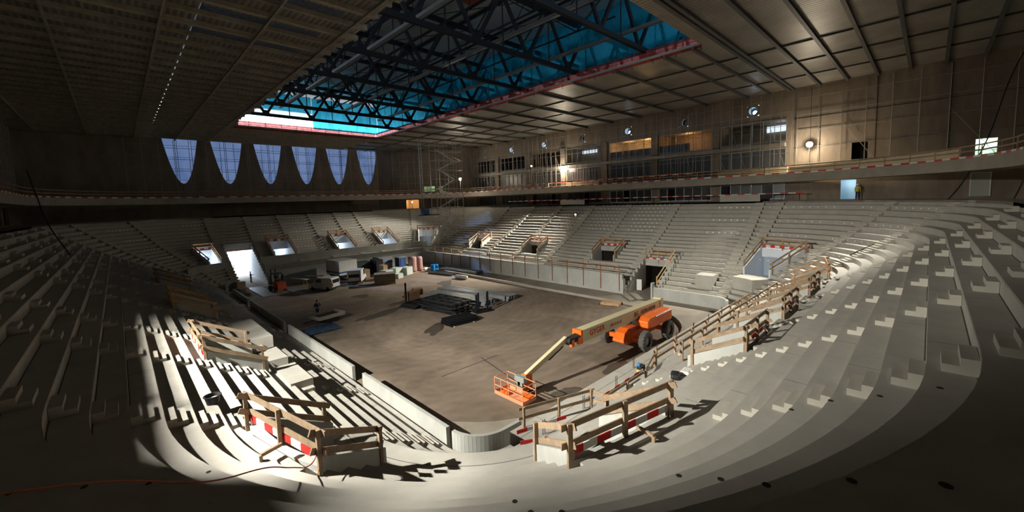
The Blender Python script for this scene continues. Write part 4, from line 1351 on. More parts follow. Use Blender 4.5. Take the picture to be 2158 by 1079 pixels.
mb.tube((-2.1, -0.9, 1.3), (2.1, -0.9, 1.3), 0.03, 5); mb.build('railing', M_SCAF, t)

# ------------------------------------------------------------------ floodlights and small lamps
def flood(label, loc, target, foot, r=0.28, lensm=None):
    t = thing('floodlight', label, 'lamp', (loc[0], loc[1], foot))
    z = loc[2]-foot
    d = (Vector(target)-Vector(loc)); d.z *= 0.3; d.normalize()
    mb = MB(); mb.lathe([(0, -0.05), (r, -0.05), (r, 0.05), (0, 0.05)], (0, 0, 0), axis='z', n=20)
    q_ = d.to_track_quat('Z', 'Y').to_matrix()
    hb = MB(); hb.add([q_ @ Vector(v)*1.0+Vector((0, 0, z+0.05))-d*0.06 for v in mb.v], mb.f); hb.build('housing', M_BLACKS, t)
    lb = MB(); l_ = MB(); l_.lathe([(0, 0), (r*0.9, 0), (r*0.9, 0.02), (0, 0.06)], (0, 0, 0.03), axis='z', n=20)
    lb.add([q_ @ Vector(v)+Vector((0, 0, z+0.05)) for v in l_.v], l_.f); lb.build('lens', lensm or M_LENS, t)
    mb = MB(); mb.tube((-d.x*0.12, -d.y*0.12, 0), (-d.x*0.12, -d.y*0.12, z+0.05), 0.03, 6); mb.build('pole', M_SCAF, t)
    mb = MB()
    for k_ in range(3):
        a = 2*PI*k_/3+0.4
        mb.tube((-d.x*0.12+0.45*math.cos(a), -d.y*0.12+0.45*math.sin(a), 0.0), (-d.x*0.12, -d.y*0.12, 0.9), 0.02, 5)
    mb.build('tripod_feet', M_SCAF, t)
    return t
flood('big white floodlight glaring on the blank wall beside the boxes', (69.0, 11.9, 19.1), (0, 0, 12), 14.45, 0.42)
flood('floodlight standing on the balcony in front of the glazed boxes', (68.5, 53.9, 18.9), (0, 0, 12), 14.45, 0.42)
flood('floodlight shining behind the scaffold tower in the far corner', (61.0, 80.5, 18.4), (0, 0, 12), 14.45, 0.36)
flood('floodlight on the balcony behind the spotlit stand', (-10.8, 24.0, 18.3), (9, 22, 3), 14.45)
flood('small amber lamp in front of the dark upper boxes', (68.3, 63.4, 20.4), (0, 0, 12), 14.45, 0.2, M_LENSW)
flood('tiny white work lamp standing among the upper seat rows', (62.0, 46.6, 9.75), (0, 0, 12), 8.72, 0.14)
flood('small amber lamp glowing in the far concourse corner', (*nep(9.4, 0.9), 13.2), (0, 0, 12), 11.5, 0.16, M_LENSW)

# ------------------------------------------------------------------ boom lift
BL0 = thing('boom_lift', 'orange four-wheeled telescopic boom lift with long cream boom and basket on the rink', 'boom lift', (32.5, 17.7, 0.03))
def part(name, mb, m, parent=BL0, **k): return mb.build(name, m, parent, **k)
mb = MB()
mb.prism([(-3.1, 0.75), (-2.6, 1.25), (-1.9, 1.5), (1.9, 1.35), (2.4, 1.2), (2.4, 0.7), (-3.1, 0.55)], -0.75, 0.75, axis='y')
part('chassis', mb, M_ORANGE, bevel=0.06)
for x in (-2.25, 2.05):
    mb = MB(); mb.box((x, 0, 0.85), (0.42, 3.2, 0.36)); part('axle', mb, M_ORANGE, bevel=0.03)
def wheel(x, y):
    mb = MB()
    r_, w_ = 0.82, 0.26
    mb.lathe([(0.45, -w_), (r_-0.08, -w_), (r_, -w_*0.7), (r_, w_*0.7), (r_-0.08, w_), (0.45, w_), (0.45, -w_)], (x, y, r_), axis='y', n=28)
    for i in range(18):
        a = 2*PI*i/18
        mb.box((x+(r_+0.01)*math.cos(a), y, r_+(r_+0.01)*math.sin(a)), (0.07, w_*1.7, 0.10), tilt=Matrix.Rotation(-a, 3, 'Y'))
    o = part('wheel', mb, M_TYRE)
    mb = MB(); mb.lathe([(0.0, -0.12), (0.2, -0.16), (0.45, -0.05), (0.45, 0.05), (0.2, 0.16), (0.0, 0.12)], (x, y, r_), axis='y', n=20)
    mb.build('rim', M_RIM, o)
for x, y in ((-2.25, 1.75), (-2.05, -1.75), (2.05, -1.75), (2.0, 1.75)):
    wheel(x, y)
mb = MB(); mb.lathe([(0, 0), (1.0, 0), (1.0, 0.25), (0, 0.25)], (0.4, -0.1, 1.4), n=24); part('turntable', mb, M_BLACK)
mb = MB()
mb.prism([(-1.6, 1.75), (-0.3, 1.62), (2.9, 1.62), (2.9, 2.55), (0.3, 2.62), (-1.1, 2.55), (-1.6, 2.3)], -1.75, -0.62, axis='y')
part('engine_hood', mb, M_ORANGE, bevel=0.08)
mb = MB(); mb.prism([(-1.6, 1.7), (2.9, 1.62), (2.9, 2.45), (-1.0, 2.4), (-1.6, 2.1)], 0.62, 1.35, axis='y'); part('tank_hood', mb, M_ORANGE, bevel=0.08)
mb = MB(); mb.box((2.7, -0.15, 2.0), (1.0, 2.5, 1.0)); part('counterweight', mb, M_ORANGE, bevel=0.08)
mb = MB(); mb.box((0.5, -0.1, 1.9), (2.0, 0.9, 0.6)); part('boom_cradle', mb, M_BLACK)
mb = MB(); mb.box((1.35, -1.77, 2.52), (3.0, 0.12, 0.05)); part('hood_trim_strip', mb, M_WHITE)
bA = Vector((2.95, -0.3, 2.75)); bB = Vector((-8.9, -0.05, 2.72))
mb = MB(); mb.beam(bA, bB, 0.72, 0.92); boom = part('main_boom', mb, M_CREAM, bevel=0.03)
mb = MB(); mb.beam(bA+Vector((-0.1, 0, 0.05)), bA+Vector((0.45, 0, 0.05)), 0.8, 1.05); part('boom_rear_pivot', mb, M_CREAM, bevel=0.05)
bd = (bB-bA).normalized()
mb = MB(); mb.beam(bB, bB+bd*0.22, 0.8, 1.0); part('boom_end_collar', mb, M_ORANGE)
el = bB+bd*1.3+Vector((0, 0.1, -0.15))
mb = MB(); mb.beam(bB+bd*0.2, el, 0.34, 0.42); part('boom_extension', mb, M_BLACK)
mb = MB()
for i in range(4):
    p = bB+bd*(0.45+0.3*i)+Vector((0, -0.28, 0.0)); mb.lathe([(0, -0.12), (0.2, -0.12), (0.24, 0), (0.2, 0.12), (0, 0.12)], p, axis='y', n=14)
part('hose_reel', mb, M_BLACK)
for dx in (0.4, 1.15):
    mb = MB(); p = bB+bd*dx; mb.beam((p.x, p.y-0.3, p.z-0.45), (p.x, p.y-0.3, p.z+0.05), 0.22, 0.3, up=(1, 0, 0)); part('knuckle_bracket', mb, M_ORANGE)
jb = Vector((-14.1, 0.5, 1.15))
mb = MB(); mb.beam(el+Vector((0, 0, 0.25)), jb, 0.3, 0.36); part('jib', mb, M_CREAM, bevel=0.02)
mb = MB(); mb.beam(el+Vector((-0.3, 0.1, -0.25)), el+(jb-el)*0.45+Vector((0, 0, -0.2)), 0.12, 0.14); part('jib_cylinder', mb, M_BLACK)
mb = MB(); mb.prism([(-14.7, 0.2), (-13.6, 0.3), (-13.6, 1.3), (-14.2, 1.35)], 0.3, 0.7, axis='y'); part('basket_mount', mb, M_ORANGE)
# basket
bx0, bx1, by0, by1 = -15.8, -14.65, -0.95, 1.6
bas = MB(); bas.box(((bx0+bx1)/2, (by0+by1)/2, 0.3), (bx1-bx0, by1-by0, 0.06)); M_BASK = mat('faded_orange_rail', (0.72, 0.27, 0.14), 0.5)
basket = part('basket', bas, M_BASK)
mb = MB()
for p, q_ in (((bx0, by0), (bx1, by0)), ((bx1, by0), (bx1, by1)), ((bx1, by1), (bx0, by1)), ((bx0, by1), (bx0, by0))):
    mb.beam((*p, 0.42), (*q_, 0.42), 0.04, 0.2)
mb.build('toe_board', M_BASK, basket)
for z in (0.9, 1.4):
    for p, q_ in (((bx0, by0), (bx1, by0)), ((bx1, by0), (bx1, by1)), ((bx1, by1), (bx0, by1)), ((bx0, by1), (bx0, by0))):
        mb = MB(); mb.tube((*p, z), (*q_, z), 0.028, 6); mb.build('rail', M_BASK, basket)
for x, y in ((bx0, by0), (bx1, by0), (bx1, by1), (bx0, by1), (bx0, 0.3), (bx0, 1.0), (bx1, 0.3)):
    mb = MB(); mb.tube((x, y, 0.3), (x, y, 1.42), 0.028, 6); mb.build('upright', M_BASK, basket)
mb = MB(); mb.box((bx1+0.02, 0.35, 1.25), (0.35, 0.85, 0.35)); mb.box((bx1-0.02, 0.35, 0.85), (0.22, 0.5, 0.5)); mb.build('control_box', mat('grey_green_control_box', (0.22, 0.26, 0.24), 0.5), basket, bevel=0.03)
mb = MB(); mb.box((bx1-0.12, 0.4, 0.95), (0.02, 0.22, 0.26)); mb.build('yellow_plate', mat('yellow_plate', (0.65, 0.55, 0.12), 0.5), basket)
mb = MB(); mb.box((bx1-0.3, -0.5, 0.45), (0.4, 0.7, 0.2)); mb.build('tool_tray', M_ORANGE, basket)
mb = MB(); mb.box((bx0+0.4, 0.9, 0.45), (0.35, 0.5, 0.2)); mb.build('tool_tray', M_ORANGE, basket)
def tomesh(o, parent=None, mw=None):
    dg = bpy.context.evaluated_depsgraph_get()
    me = bpy.data.meshes.new_from_object(o.evaluated_get(dg))
    nm = o.name.split('.')[0]
    bpy.data.objects.remove(o)
    n_ = bpy.data.objects.new(nm, me); COL.objects.link(n_)
    if parent is not None:
        n_.parent = parent
    if mw is not None: n_.matrix_local = mw
    return n_
def text(s, size, parent, loc, xdir, m, extr=0.006, normal=(0, -1, 0), name='lettering', sx=1.0):
    cu = bpy.data.curves.new(name, 'FONT'); cu.body = s; cu.size = size; cu.extrude = extr
    cu.materials.append(m)
    cu.offset = 0.012*size
    o = bpy.data.objects.new(name, cu); COL.objects.link(o)
    X = Vector(xdir).normalized(); N = Vector(normal); Y = N.cross(X).normalized(); N = X.cross(Y)
    o.matrix_world = Matrix(((X.x*sx, Y.x, N.x, loc[0]), (X.y*sx, Y.y, N.y, loc[1]), (X.z*sx, Y.z, N.z, loc[2]), (0, 0, 0, 1)))
    mw = o.matrix_world.copy()
    return tomesh(o, parent, mw)
bx = -bd
def onboom(f, dz): return bB+bx*f+Vector((0, -0.37, dz))
text('GYGER', 0.62, boom, onboom(0.85, -0.16), bx, M_STICK)
text('079 319 43 47', 0.32, boom, onboom(3.6, -0.16), bx, M_STICK, sx=0.85)
text('JLG', 0.52, boom, onboom(7.2, -0.12), bx, M_STICKD, sx=0.8)
text('ULTRA BOOM', 0.42, boom, onboom(8.25, -0.10), bx, M_STICKD, sx=0.95)

# ------------------------------------------------------------------ people
M_SKIN = mat('skin', (0.55, 0.34, 0.25), 0.6)
def _unused_limb(name, verts, edges, radii, m, parent, root=0, sub=1):
    me = bpy.data.meshes.new(name); me.from_pydata(verts, edges, []); me.materials.append(m)
    o = bpy.data.objects.new(name, me); COL.objects.link(o); o.parent = parent
    md = o.modifiers.new('skin', 'SKIN')
    for i, r_ in enumerate(radii):
        sv = me.skin_vertices[0].data[i]; sv.radius = (r_, r_*0.9); sv.use_root = (i == root)
    md.use_smooth_shade = True
    s2 = o.modifiers.new('sub', 'SUBSURF'); s2.levels = sub; s2.render_levels = sub
    return o
def skin_mesh(name, verts, edges, radii, m, parent, root=0):
    me = bpy.data.meshes.new(name); me.from_pydata(verts, edges, [])
    me.materials.append(m)
    o = bpy.data.objects.new(name, me); COL.objects.link(o)
    if parent is not None: o.parent = parent
    md = o.modifiers.new('skin', 'SKIN'); md.use_smooth_shade = True
    if not me.skin_vertices:
        bm = bmesh.new(); bm.from_mesh(me); bm.verts.layers.skin.verify(); bm.to_mesh(me); bm.free()
    for i, r_ in enumerate(radii):
        sv = me.skin_vertices[0].data[i]; sv.radius = (r_, r_*0.85); sv.use_root = (i == root)
    s2 = o.modifiers.new('sub', 'SUBSURF'); s2.levels = 1; s2.render_levels = 1
    return o
def person(label, loc, rz, jacket, trousers, helmet=None, arms='down', sc_=1.08):
    v = {'pel': (0, 0, 0.95), 'wai': (0, 0, 1.12), 'che': (0, 0.02, 1.36), 'nek': (0, 0.02, 1.52), 'hd': (0, 0.0, 1.62), 'top': (0, 0.0, 1.74)}
    names = list(v); vs = [Vector(v[k_]) for k_ in names]; ed = [(0, 1), (1, 2), (2, 3), (3, 4), (4, 5)]
    rad = [0.14, 0.13, 0.16, 0.055, 0.09, 0.075]
    arm_end = {}
    for s_ in (-1, 1):
        k_ = len(vs)
        vs += [Vector((0.2*s_, 0.02, 1.43))]; rad += [0.065]
        if arms == 'akimbo': el_, ha = Vector((0.42*s_, 0.05, 1.18)), Vector((0.2*s_, -0.08, 1.02))
        elif arms == 'reach' and s_ < 0: el_, ha = Vector((-0.34, -0.16, 1.25)), Vector((-0.32, -0.42, 1.32))
        else: el_, ha = Vector((0.25*s_, 0.03, 1.15)), Vector((0.26*s_, -0.06, 0.9))
        vs += [el_, ha]; rad += [0.048, 0.036]
        vs += [ha+(ha-el_).normalized()*0.14]; rad += [0.03]
        ed += [(2, k_), (k_, k_+1), (k_+1, k_+2), (k_+2, k_+3)]
        arm_end[s_] = (Vector((0.2*s_, 0.02, 1.43)), el_, ha)
    for s_ in (-1, 1):
        k_ = len(vs)
        vs += [Vector((0.1*s_, 0, 0.88)), Vector((0.12*s_, -0.02+0.03*s_, 0.5)), Vector((0.14*s_, 0.02+0.05*s_, 0.09)), Vector((0.15*s_, -0.14+0.05*s_, 0.04))]; rad += [0.09, 0.06, 0.042, 0.04]
        ed += [(0, k_), (k_, k_+1), (k_+1, k_+2), (k_+2, k_+3)]
    body = skin_mesh('person', vs, ed, rad, M_SKIN, None)
    body.location = loc; body.rotation_euler = (0, 0, rz); body.scale = (sc_, sc_, sc_)
    tag(body, label, 'person')
    jv = [Vector((0, 0, 0.9)), Vector((0, 0, 1.12)), Vector((0, 0.02, 1.36)), Vector((0, 0.02, 1.48))]; je = [(0, 1), (1, 2), (2, 3)]; jr = [0.17, 0.16, 0.19, 0.1]
    for s_ in (-1, 1):
        k_ = len(jv); a_, e_, h_ = arm_end[s_]
        jv += [a_, e_, h_]; jr += [0.085, 0.066, 0.052]; je += [(2, k_), (k_, k_+1), (k_+1, k_+2)]
    skin_mesh('jacket', jv, je, jr, jacket, body)
    tv = [Vector((0, 0, 0.97))]; te = []; tr_ = [0.155]
    for s_ in (-1, 1):
        k_ = len(tv); tv += [Vector((0.1*s_, 0, 0.86)), Vector((0.12*s_, -0.02+0.03*s_, 0.5)), Vector((0.14*s_, 0.02+0.05*s_, 0.1))]; tr_ += [0.108, 0.08, 0.066]; te += [(0, k_), (k_, k_+1), (k_+1, k_+2)]
    skin_mesh('trousers', tv, te, tr_, trousers, body)
    for s_ in (-1, 1):
        mb = MB(); mb.box((0.15*s_, -0.06+0.05*s_, 0.045), (0.1, 0.28, 0.09)); mb.build('boot', M_BLACK, body, bevel=0.02)
    if helmet:
        mb = MB(); mb.lathe([(0.15, 0), (0.13, 0.02), (0.12, 0.08), (0.08, 0.14), (0, 0.16)], (0, 0, 1.68), n=16); mb.build('helmet', helmet, body, smooth=True)
    else:
        mb = MB(); mb.lathe([(0.098, 0), (0.105, 0.05), (0.08, 0.11), (0, 0.135)], (0, 0.02, 1.67), n=14); mb.build('hair', M_BLACK, body, smooth=True)
    return body
M_NAVY = mat('navy_workwear', (0.02, 0.03, 0.06), 0.8); M_BLUEW = mat('blue_workwear', (0.03, 0.07, 0.2), 0.8); M_YEL = mat('yellow_vest', (0.55, 0.55, 0.05), 0.7); M_HELW = mat('white_helmet', (0.8, 0.8, 0.8), 0.4)
person('person in dark workwear standing in the bright gate, one arm raised forward', (15.85, 82.2, 0.03), R(80), M_NAVY, M_NAVY, None, 'reach')
person('person in dark blue workwear standing close beside the forklift cab', (18.3, 76.2, 0.03), R(10), M_NAVY, M_BLUEW, M_HELW)
person('person in blue workwear standing just past the forklift, beside the other worker', (19.15, 75.6, 0.03), R(-60), M_BLUEW, M_BLUEW, M_HELW)
person('person in blue workwear with hands on hips behind the small trailer', (15.9, 49.6, 0.03), R(200), M_BLUEW, M_BLUEW, None, 'akimbo')
person('person in yellow vest standing beside the bluish doorway under the balcony', (68.9, 6.6, 11.55), R(-90), M_YEL, M_NAVY, M_HELW)

# ------------------------------------------------------------------ vehicles and plant on the far floor
M_VAN = mat('white_van_paint', (0.68, 0.70, 0.70), 0.35, spec=0.5); M_VGL = mat('van_glass', (0.02, 0.03, 0.04), 0.1, spec=0.6)
def van(label, loc, rz, L=4.4, W=1.9, H=1.95):
    t = thing('van', label, 'van', loc, rz)
    h = L/2
    mb = MB()
    mb.prism([(-h, 0.35), (-h, 1.05), (-h+0.08, H-0.25), (-h+0.25, H), (h-1.75, H), (h-1.0, 1.2), (h-0.15, 0.95), (h, 0.75), (h, 0.35)], -W/2, W/2, axis='y')
    mb.build('body', M_VAN, t, bevel=0.07)
    mb = MB(); mb.box((-h-0.01, 0, 1.42), (0.04, W*0.78, 0.55)); mb.build('rear_window', M_VGL, t)
    mb = MB(); mb.prism([(h-1.7, H-0.12), (h-1.66, H-0.12), (h-0.98, 1.24), (h-1.02, 1.24)], -W*0.42, W*0.42, axis='y')
    mb.build('windscreen', M_VGL, t)
    for s_ in (-1, 1):
        mb = MB(); mb.prism([(h-2.5, 1.25), (h-1.3, 1.25), (h-1.75, H-0.15), (h-2.5, H-0.15)], s_*W/2-0.01, s_*W/2+0.01, axis='y'); mb.build('side_window', M_VGL, t)
        mb = MB(); mb.box((-h-0.015, s_*W*0.43, 0.95), (0.04, 0.14, 0.4)); mb.build('tail_lamp', M_STICK, t)
        for x in (-h+0.85, h-0.85):
            mb = MB(); mb.lathe([(0, -0.1), (0.24, -0.1), (0.32, -0.06), (0.32, 0.06), (0.24, 0.1), (0, 0.1)], (x, s_*(W/2-0.08), 0.32), axis='y', n=18); mb.build('wheel', M_BLACK, t)
    mb = MB(); mb.box((-h-0.04, 0, 0.45), (0.12, W*0.98, 0.2)); mb.build('bumper', M_BLACK, t)
    return t
van('small white van seen from behind, first vehicle past the forklift', (22.1, 65.0, 0.03), R(122), L=4.4)
van('boxy white van facing away beside the white box trailer', (28.0, 66.6, 0.03), R(56), L=4.6, W=2.2, H=2.3)
M_BLUES = mat('blue_stripe_paint', (0.05, 0.15, 0.4), 0.5)
t = thing('box_trailer', 'white box trailer with a blue stripe parked behind the vans', 'trailer', (27.9, 72.6, 0.03), R(8))
mb = MB(); mb.box((0, 0, 2.1), (3.4, 4.4, 2.5)); mb.build('box_body', M_WHITE, t, bevel=0.04)
mb = MB(); mb.box((0, 0, 1.35), (3.44, 4.44, 0.28)); mb.build('blue_stripe', M_BLUES, t)
mb = MB(); mb.box((0, 0, 0.7), (2.6, 4.2, 0.2)); mb.build('frame', M_BLACK, t)
for s_ in (-1, 1):
    mb = MB(); mb.lathe([(0, -0.12), (0.45, -0.12), (0.45, 0.12), (0, 0.12)], (s_*1.4, 0.8, 0.45), axis='x', n=18); mb.build('wheel', M_BLACK, t)
t = thing('forklift', 'red forklift with open cab on the steel ramp plates at the gate', 'forklift', (16.9, 70.0, 0.07), R(100))
M_FRED = mat('red_forklift_paint', (0.42, 0.07, 0.03), 0.5)
mb = MB(); mb.prism([(-1.5, 0.35), (-1.5, 1.3), (-1.2, 1.5), (-0.3, 1.5), (-0.2, 0.9), (1.0, 0.9), (1.0, 0.35)], -0.65, 0.65, axis='y'); mb.build('body', M_FRED, t, bevel=0.05)
for x in (-0.9, 0.9):
    for s_ in (-1, 1):
        mb = MB(); mb.beam((x, s_*0.6, 1.0), (x*0.8, s_*0.55, 2.7), 0.08, 0.08); mb.build('cab_post', M_BLACK, t)
mb = MB(); mb.box((0, 0, 2.72), (1.6, 1.25, 0.08)); mb.build('cab_roof', M_BLACK, t)
mb = MB(); mb.box((-0.1, 0, 1.35), (0.5, 0.5, 0.8)); mb.build('seat', M_BLACK, t)
for s_ in (-1, 1):
    mb = MB(); mb.box((1.15, s_*0.32, 1.7), (0.12, 0.12, 3.2)); mb.build('mast_rail', M_BLACK, t)
    mb = MB(); mb.box((1.9, s_*0.3, 0.15), (1.3, 0.12, 0.06)); mb.build('fork', M_BLACK, t)
    for x, r_ in ((-1.0, 0.36), (0.75, 0.45)):
        mb = MB(); mb.lathe([(0, -0.14), (r_, -0.14), (r_, 0.14), (0, 0.14)], (x, s_*0.7, r_), axis='y', n=18); mb.build('wheel', M_TYRE, t)
M_PLATE = mat('ramp_plate_steel', (0.30, 0.32, 0.34), 0.45, metal=0.4, var=0.3, scale=2)
for x0, x1, y0, y1, rot, lab in ((14.2, 16.1, 66.8, 76.5, 0, 'long steel ramp plate in the gate light beside the forklift'), (17.9, 19.3, 66.6, 73.5, 0.06, 'steel ramp plate on the van side of the forklift')):
    mb = MB(); mb.box((0, 0, 0), (x1-x0, y1-y0, 0.06), rz=rot); o = mb.build('ramp_plate', M_PLATE); o.location = ((x0+x1)/2, (y0+y1)/2, 0.062); tag(o, lab, 'plate')
t = thing('flat_trailer', 'low two-axle flatbed trailer loaded with brown boards on the dim rink floor', 'trailer', (15.9, 46.6, 0.03), R(12))
mb = MB(); mb.box((0, 0, 0.62), (3.0, 2.2, 0.1)); mb.build('bed', mat('brown_load_boards', (0.13, 0.075, 0.045), 0.8, var=0.3, scale=2), t)
for s_ in (-1, 1):
    mb = MB(); mb.box((0, s_*1.1, 0.74), (3.06, 0.06, 0.4)); mb.build('side_board', mat('grey_trailer_board', (0.36, 0.35, 0.31), 0.6), t)
    mb = MB(); mb.box((s_*1.5, 0, 0.74), (0.06, 2.2, 0.4)); mb.build('end_board', MATS['grey_trailer_board'], t)
    for x in (-0.45, 0.45):
        mb = MB(); mb.lathe([(0, -0.1), (0.34, -0.1), (0.34, 0.1), (0, 0.1)], (x, s_*0.95, 0.34), axis='y', n=16); mb.build('wheel', M_BLACK, t)
mb = MB(); mb.beam((-1.5, 0, 0.5), (-2.7, 0, 0.45), 0.1, 0.1); mb.build('drawbar', M_BLACK, t)

def crate(name, label, cat, c, sz, m, rz=0.0, z=0.03, bevel=0.03, group=None):
    mb = MB(); mb.box((0, 0, sz[2]/2), sz); o = mb.build(name, m, bevel=bevel); o.location = (c[0], c[1], z); o.rotation_euler = (0, 0, rz)
    return tag(o, label, cat, group)
M_PALE = mat('pale_insulation_block', (0.52, 0.58, 0.52), 0.7, var=0.15, scale=2)
M_PINK = mat('pink_wrapped_goods', (0.50, 0.30, 0.28), 0.6, var=0.3, scale=4, bump=0.4)
M_GREEN = mat('dark_green_crate', (0.05, 0.075, 0.065), 0.6, var=0.3, scale=2)
M_CABIN = mat('grey_cabin_panel', (0.30, 0.32, 0.34), 0.5)
for (c, sz, lab) in (((32.6, 65.2), (1.7, 1.5, 1.5), 'pale wrapped block, tallest one beside the open crate'), ((34.2, 64.0), (1.3, 1.1, 0.8), 'low pale blue-green block in front of the other wrapped blocks'),
                     ((35.0, 66.2), (1.7, 1.4, 1.5), 'pale wrapped block, second from the open crate'), ((37.0, 66.0), (1.6, 1.4, 1.4), 'pale wrapped block closest to the pink bale')):
    crate('wrapped_block', lab, 'pallet goods', c, sz, M_PALE, R(20), group='pale wrapped blocks on the far floor')
t = thing('wrapped_bale', 'tall pink plastic-wrapped pair of rolls standing near the long wall', 'bale', (38.9, 67.2, 0.03), R(15))
mb = MB(); mb.lathe([(0, 0.1), (0.75, 0.1), (0.8, 0.5), (0.76, 1.6), (0.8, 2.6), (0.7, 2.9), (0, 2.95)], (0, 0, 0), n=18); mb.build('roll', M_PINK, t, smooth=True)
mb = MB(); mb.lathe([(0, 0.1), (0.7, 0.1), (0.74, 0.6), (0.7, 1.7), (0.74, 2.4), (0.66, 2.75), (0, 2.8)], (1.35, -0.3, 0), n=18); mb.build('roll', M_PINK, t, smooth=True)
mb = MB(); mb.box((0.6, -0.1, 0.05), (2.8, 1.4, 0.1)); mb.build('pallet', M_TIMBERP, t)
t = thing('toilet_cabin', 'dark blue portable cabin standing behind the pale blocks', 'cabin', (39.2, 72.2, 0.03), R(10))
mb = MB(); mb.box((0, 0, 1.25), (1.7, 1.3, 2.3)); mb.build('body', mat('dark_blue_cabin', (0.03, 0.07, 0.2), 0.5), t, bevel=0.05)
mb = MB(); mb.box((0, 0, 2.45), (1.8, 1.4, 0.12)); mb.build('roof', M_CABIN, t)
mb = MB(); mb.box((-0.1, -0.67, 1.2), (0.7, 0.04, 1.9)); mb.build('door', mat('blue_cabin_door', (0.04, 0.10, 0.28), 0.5), t)
t = thing('site_cabin', 'grey site cabin with a dark blue band behind the open crate', 'cabin', (36.55, 74.4, 0.03), R(5))
mb = MB(); mb.box((0, 0, 1.4), (3.0, 2.2, 2.6)); mb.build('body', M_CABIN, t, bevel=0.04)
mb = MB(); mb.box((0, 0, 1.6), (3.03, 2.23, 0.3)); mb.build('blue_band', M_BLUES, t)
crate('storage_container', 'dark green container, first one past the white box trailer', 'container', (31.6, 73.0), (2.8, 2.2, 2.4), M_GREEN, 0.05)
crate('storage_container', 'dark container, second one past the white box trailer', 'container', (34.0, 71.6), (1.4, 2.2, 2.7), M_BLACK, 0.05)
t = thing('open_crate', 'grey-brown slatted crate holding boards, in front of the dark containers', 'crate', (30.4, 61.5, 0.03), R(-25))
mb = MB(); mb.box((0, 0, 0.95), (3.2, 2.2, 1.5)); mb.build('body', mat('grey_brown_crate', (0.27, 0.235, 0.17), 0.8, var=0.4, scale=3), t)
for i in range(3):
    mb = MB(); mb.box((0, -1.3+0.15, 0.35+0.45*i), (3.3, 0.08, 0.12)); mb.build('slat', M_TIMBERG, t)
mb = MB(); mb.box((0, 0, 0.1), (3.3, 2.3, 0.2)); mb.build('pallet', M_TIMBERP, t)
crate('timber_stack', 'upright brown timber bundle between the containers and the pale blocks', 'timber', (33.9, 68.9), (0.9, 1.5, 1.9), M_TIMBER, 0.1)
crate('timber_stack', 'brown timber bundle behind the boxy white van', 'timber', (30.6, 69.4), (1.4, 1.2, 1.5), M_TIMBERG, 0.1)
crate('cardboard_box', 'brown cardboard box at the side of the bright gate', 'box', (13.1, 76.4), (1.3, 1.2, 1.3), mat('brown_cardboard', (0.33, 0.25, 0.16), 0.8), 0.3)
crate('cardboard_box', 'pale sack-covered pallet lying below the cardboard box', 'box', (12.9, 73.4), (1.2, 1.8, 0.7), M_CONCB, 0.2)
# bright white planks on trestles beside the gate
for k_, (p, q_, lab) in enumerate((((20.3, 74.6), (21.6, 71.0), 'bright white panel on trestles, the one beside the forklift'), ((22.6, 74.9), (24.6, 72.2), 'bright white panel on trestles, the one behind the small van'))):
    t = thing('trestle_table', lab, 'trestle table', (*p, 0.03)); d = Vector((q_[0]-p[0], q_[1]-p[1], 0))
    mb = MB(); mb.beam((0, 0, 0.95), (d.x, d.y, 0.95), 0.75, 0.06); mb.build('top', M_WHITEW, t)
    for f in (0.15, 0.85):
        mb = MB(); c = d*f; nn_ = Vector((-d.y, d.x, 0)).normalized()*0.35
        for s_ in (-1, 1): mb.tube((c.x+nn_.x*s_, c.y+nn_.y*s_, 0), (c.x+nn_.x*s_*0.6, c.y+nn_.y*s_*0.6, 0.92), 0.035, 5)
        mb.build('trestle', MATS['yellow_vest'] if k_ == 0 else M_TIMBERP, t)
# beam stacks
def barstack(name, label, cat, c, rz, n, layers, L, wdt, hgt, gap, m, jitter=0.1, z0=0.08, bars_m=None):
    t = thing(name, label, cat, (c[0], c[1], 0.03), rz)
    for s_ in (-0.35, 0.35):
        mb = MB(); mb.box((L*s_, 0, z0/2), (0.12, n*(wdt+gap), z0)); mb.build('bearer', M_TIMBER, t)
    for j in range(layers):
        for i in range(n):
            dx = random.uniform(-jitter, jitter)
            mb = MB(); y = (i-(n-1)/2)*(wdt+gap)+random.uniform(-gap, gap)*0.3
            # channel section: web and two flanges
            mb.box((dx, y, z0+hgt*(j+0.5)), (L, 0.04, hgt*0.94)); mb.box((dx, y+wdt*0.25, z0+hgt*(j+0.95)), (L, wdt*0.9, 0.03)); mb.box((dx, y+wdt*0.25, z0+hgt*(j+0.05)), (L, wdt*0.9, 0.03))
            mb.build('beam', m, t)
    return t
barstack('steel_beam_stack', 'stack of galvanised steel channels, longest and farthest of the shiny ones', 'steel beams', (34.2, 43.0), R(-78), 4, 2, 12.5, 0.42, 0.3, 0.12, M_GALV)
barstack('steel_beam_stack', 'stack of galvanised steel channels lying between the shiny long stack and black frames', 'steel beams', (31.0, 42.6), R(-78), 4, 2, 10.5, 0.42, 0.3, 0.15, M_GALV)
M_BLACKP = mat('black_gloss_steel', (0.018, 0.02, 0.024), 0.35, metal=0.2, spec=0.6)
t = thing('frame_stack', 'pile of flat black steel frames stacked crosswise in the rink', 'steel frames', (27.3, 39.8, 0.03), R(-78))
for j in range(7):
    ang = random.uniform(-0.12, 0.12); off = Vector((random.uniform(-0.7, 0.7), random.uniform(-0.25, 0.25)))
    mb = MB(); L_, W_ = 5.6, 2.8; zz_ = 0.12+0.2*j
    M_ = Matrix.Rotation(ang, 3, 'Z')
    def T(x, y): p_ = M_ @ Vector((x, y, 0)); return (p_.x+off.x, p_.y+off.y, zz_)
    for y in (-W_/2, -W_/6, W_/6, W_/2): mb.beam(T(-L_/2, y), T(L_/2, y), 0.12, 0.14)
    for x in (-L_/2, -L_/4, 0, L_/4, L_/2): mb.beam(T(x, -W_/2), T(x, W_/2), 0.1, 0.12)
    mb.build('frame', M_BLACKP, t)
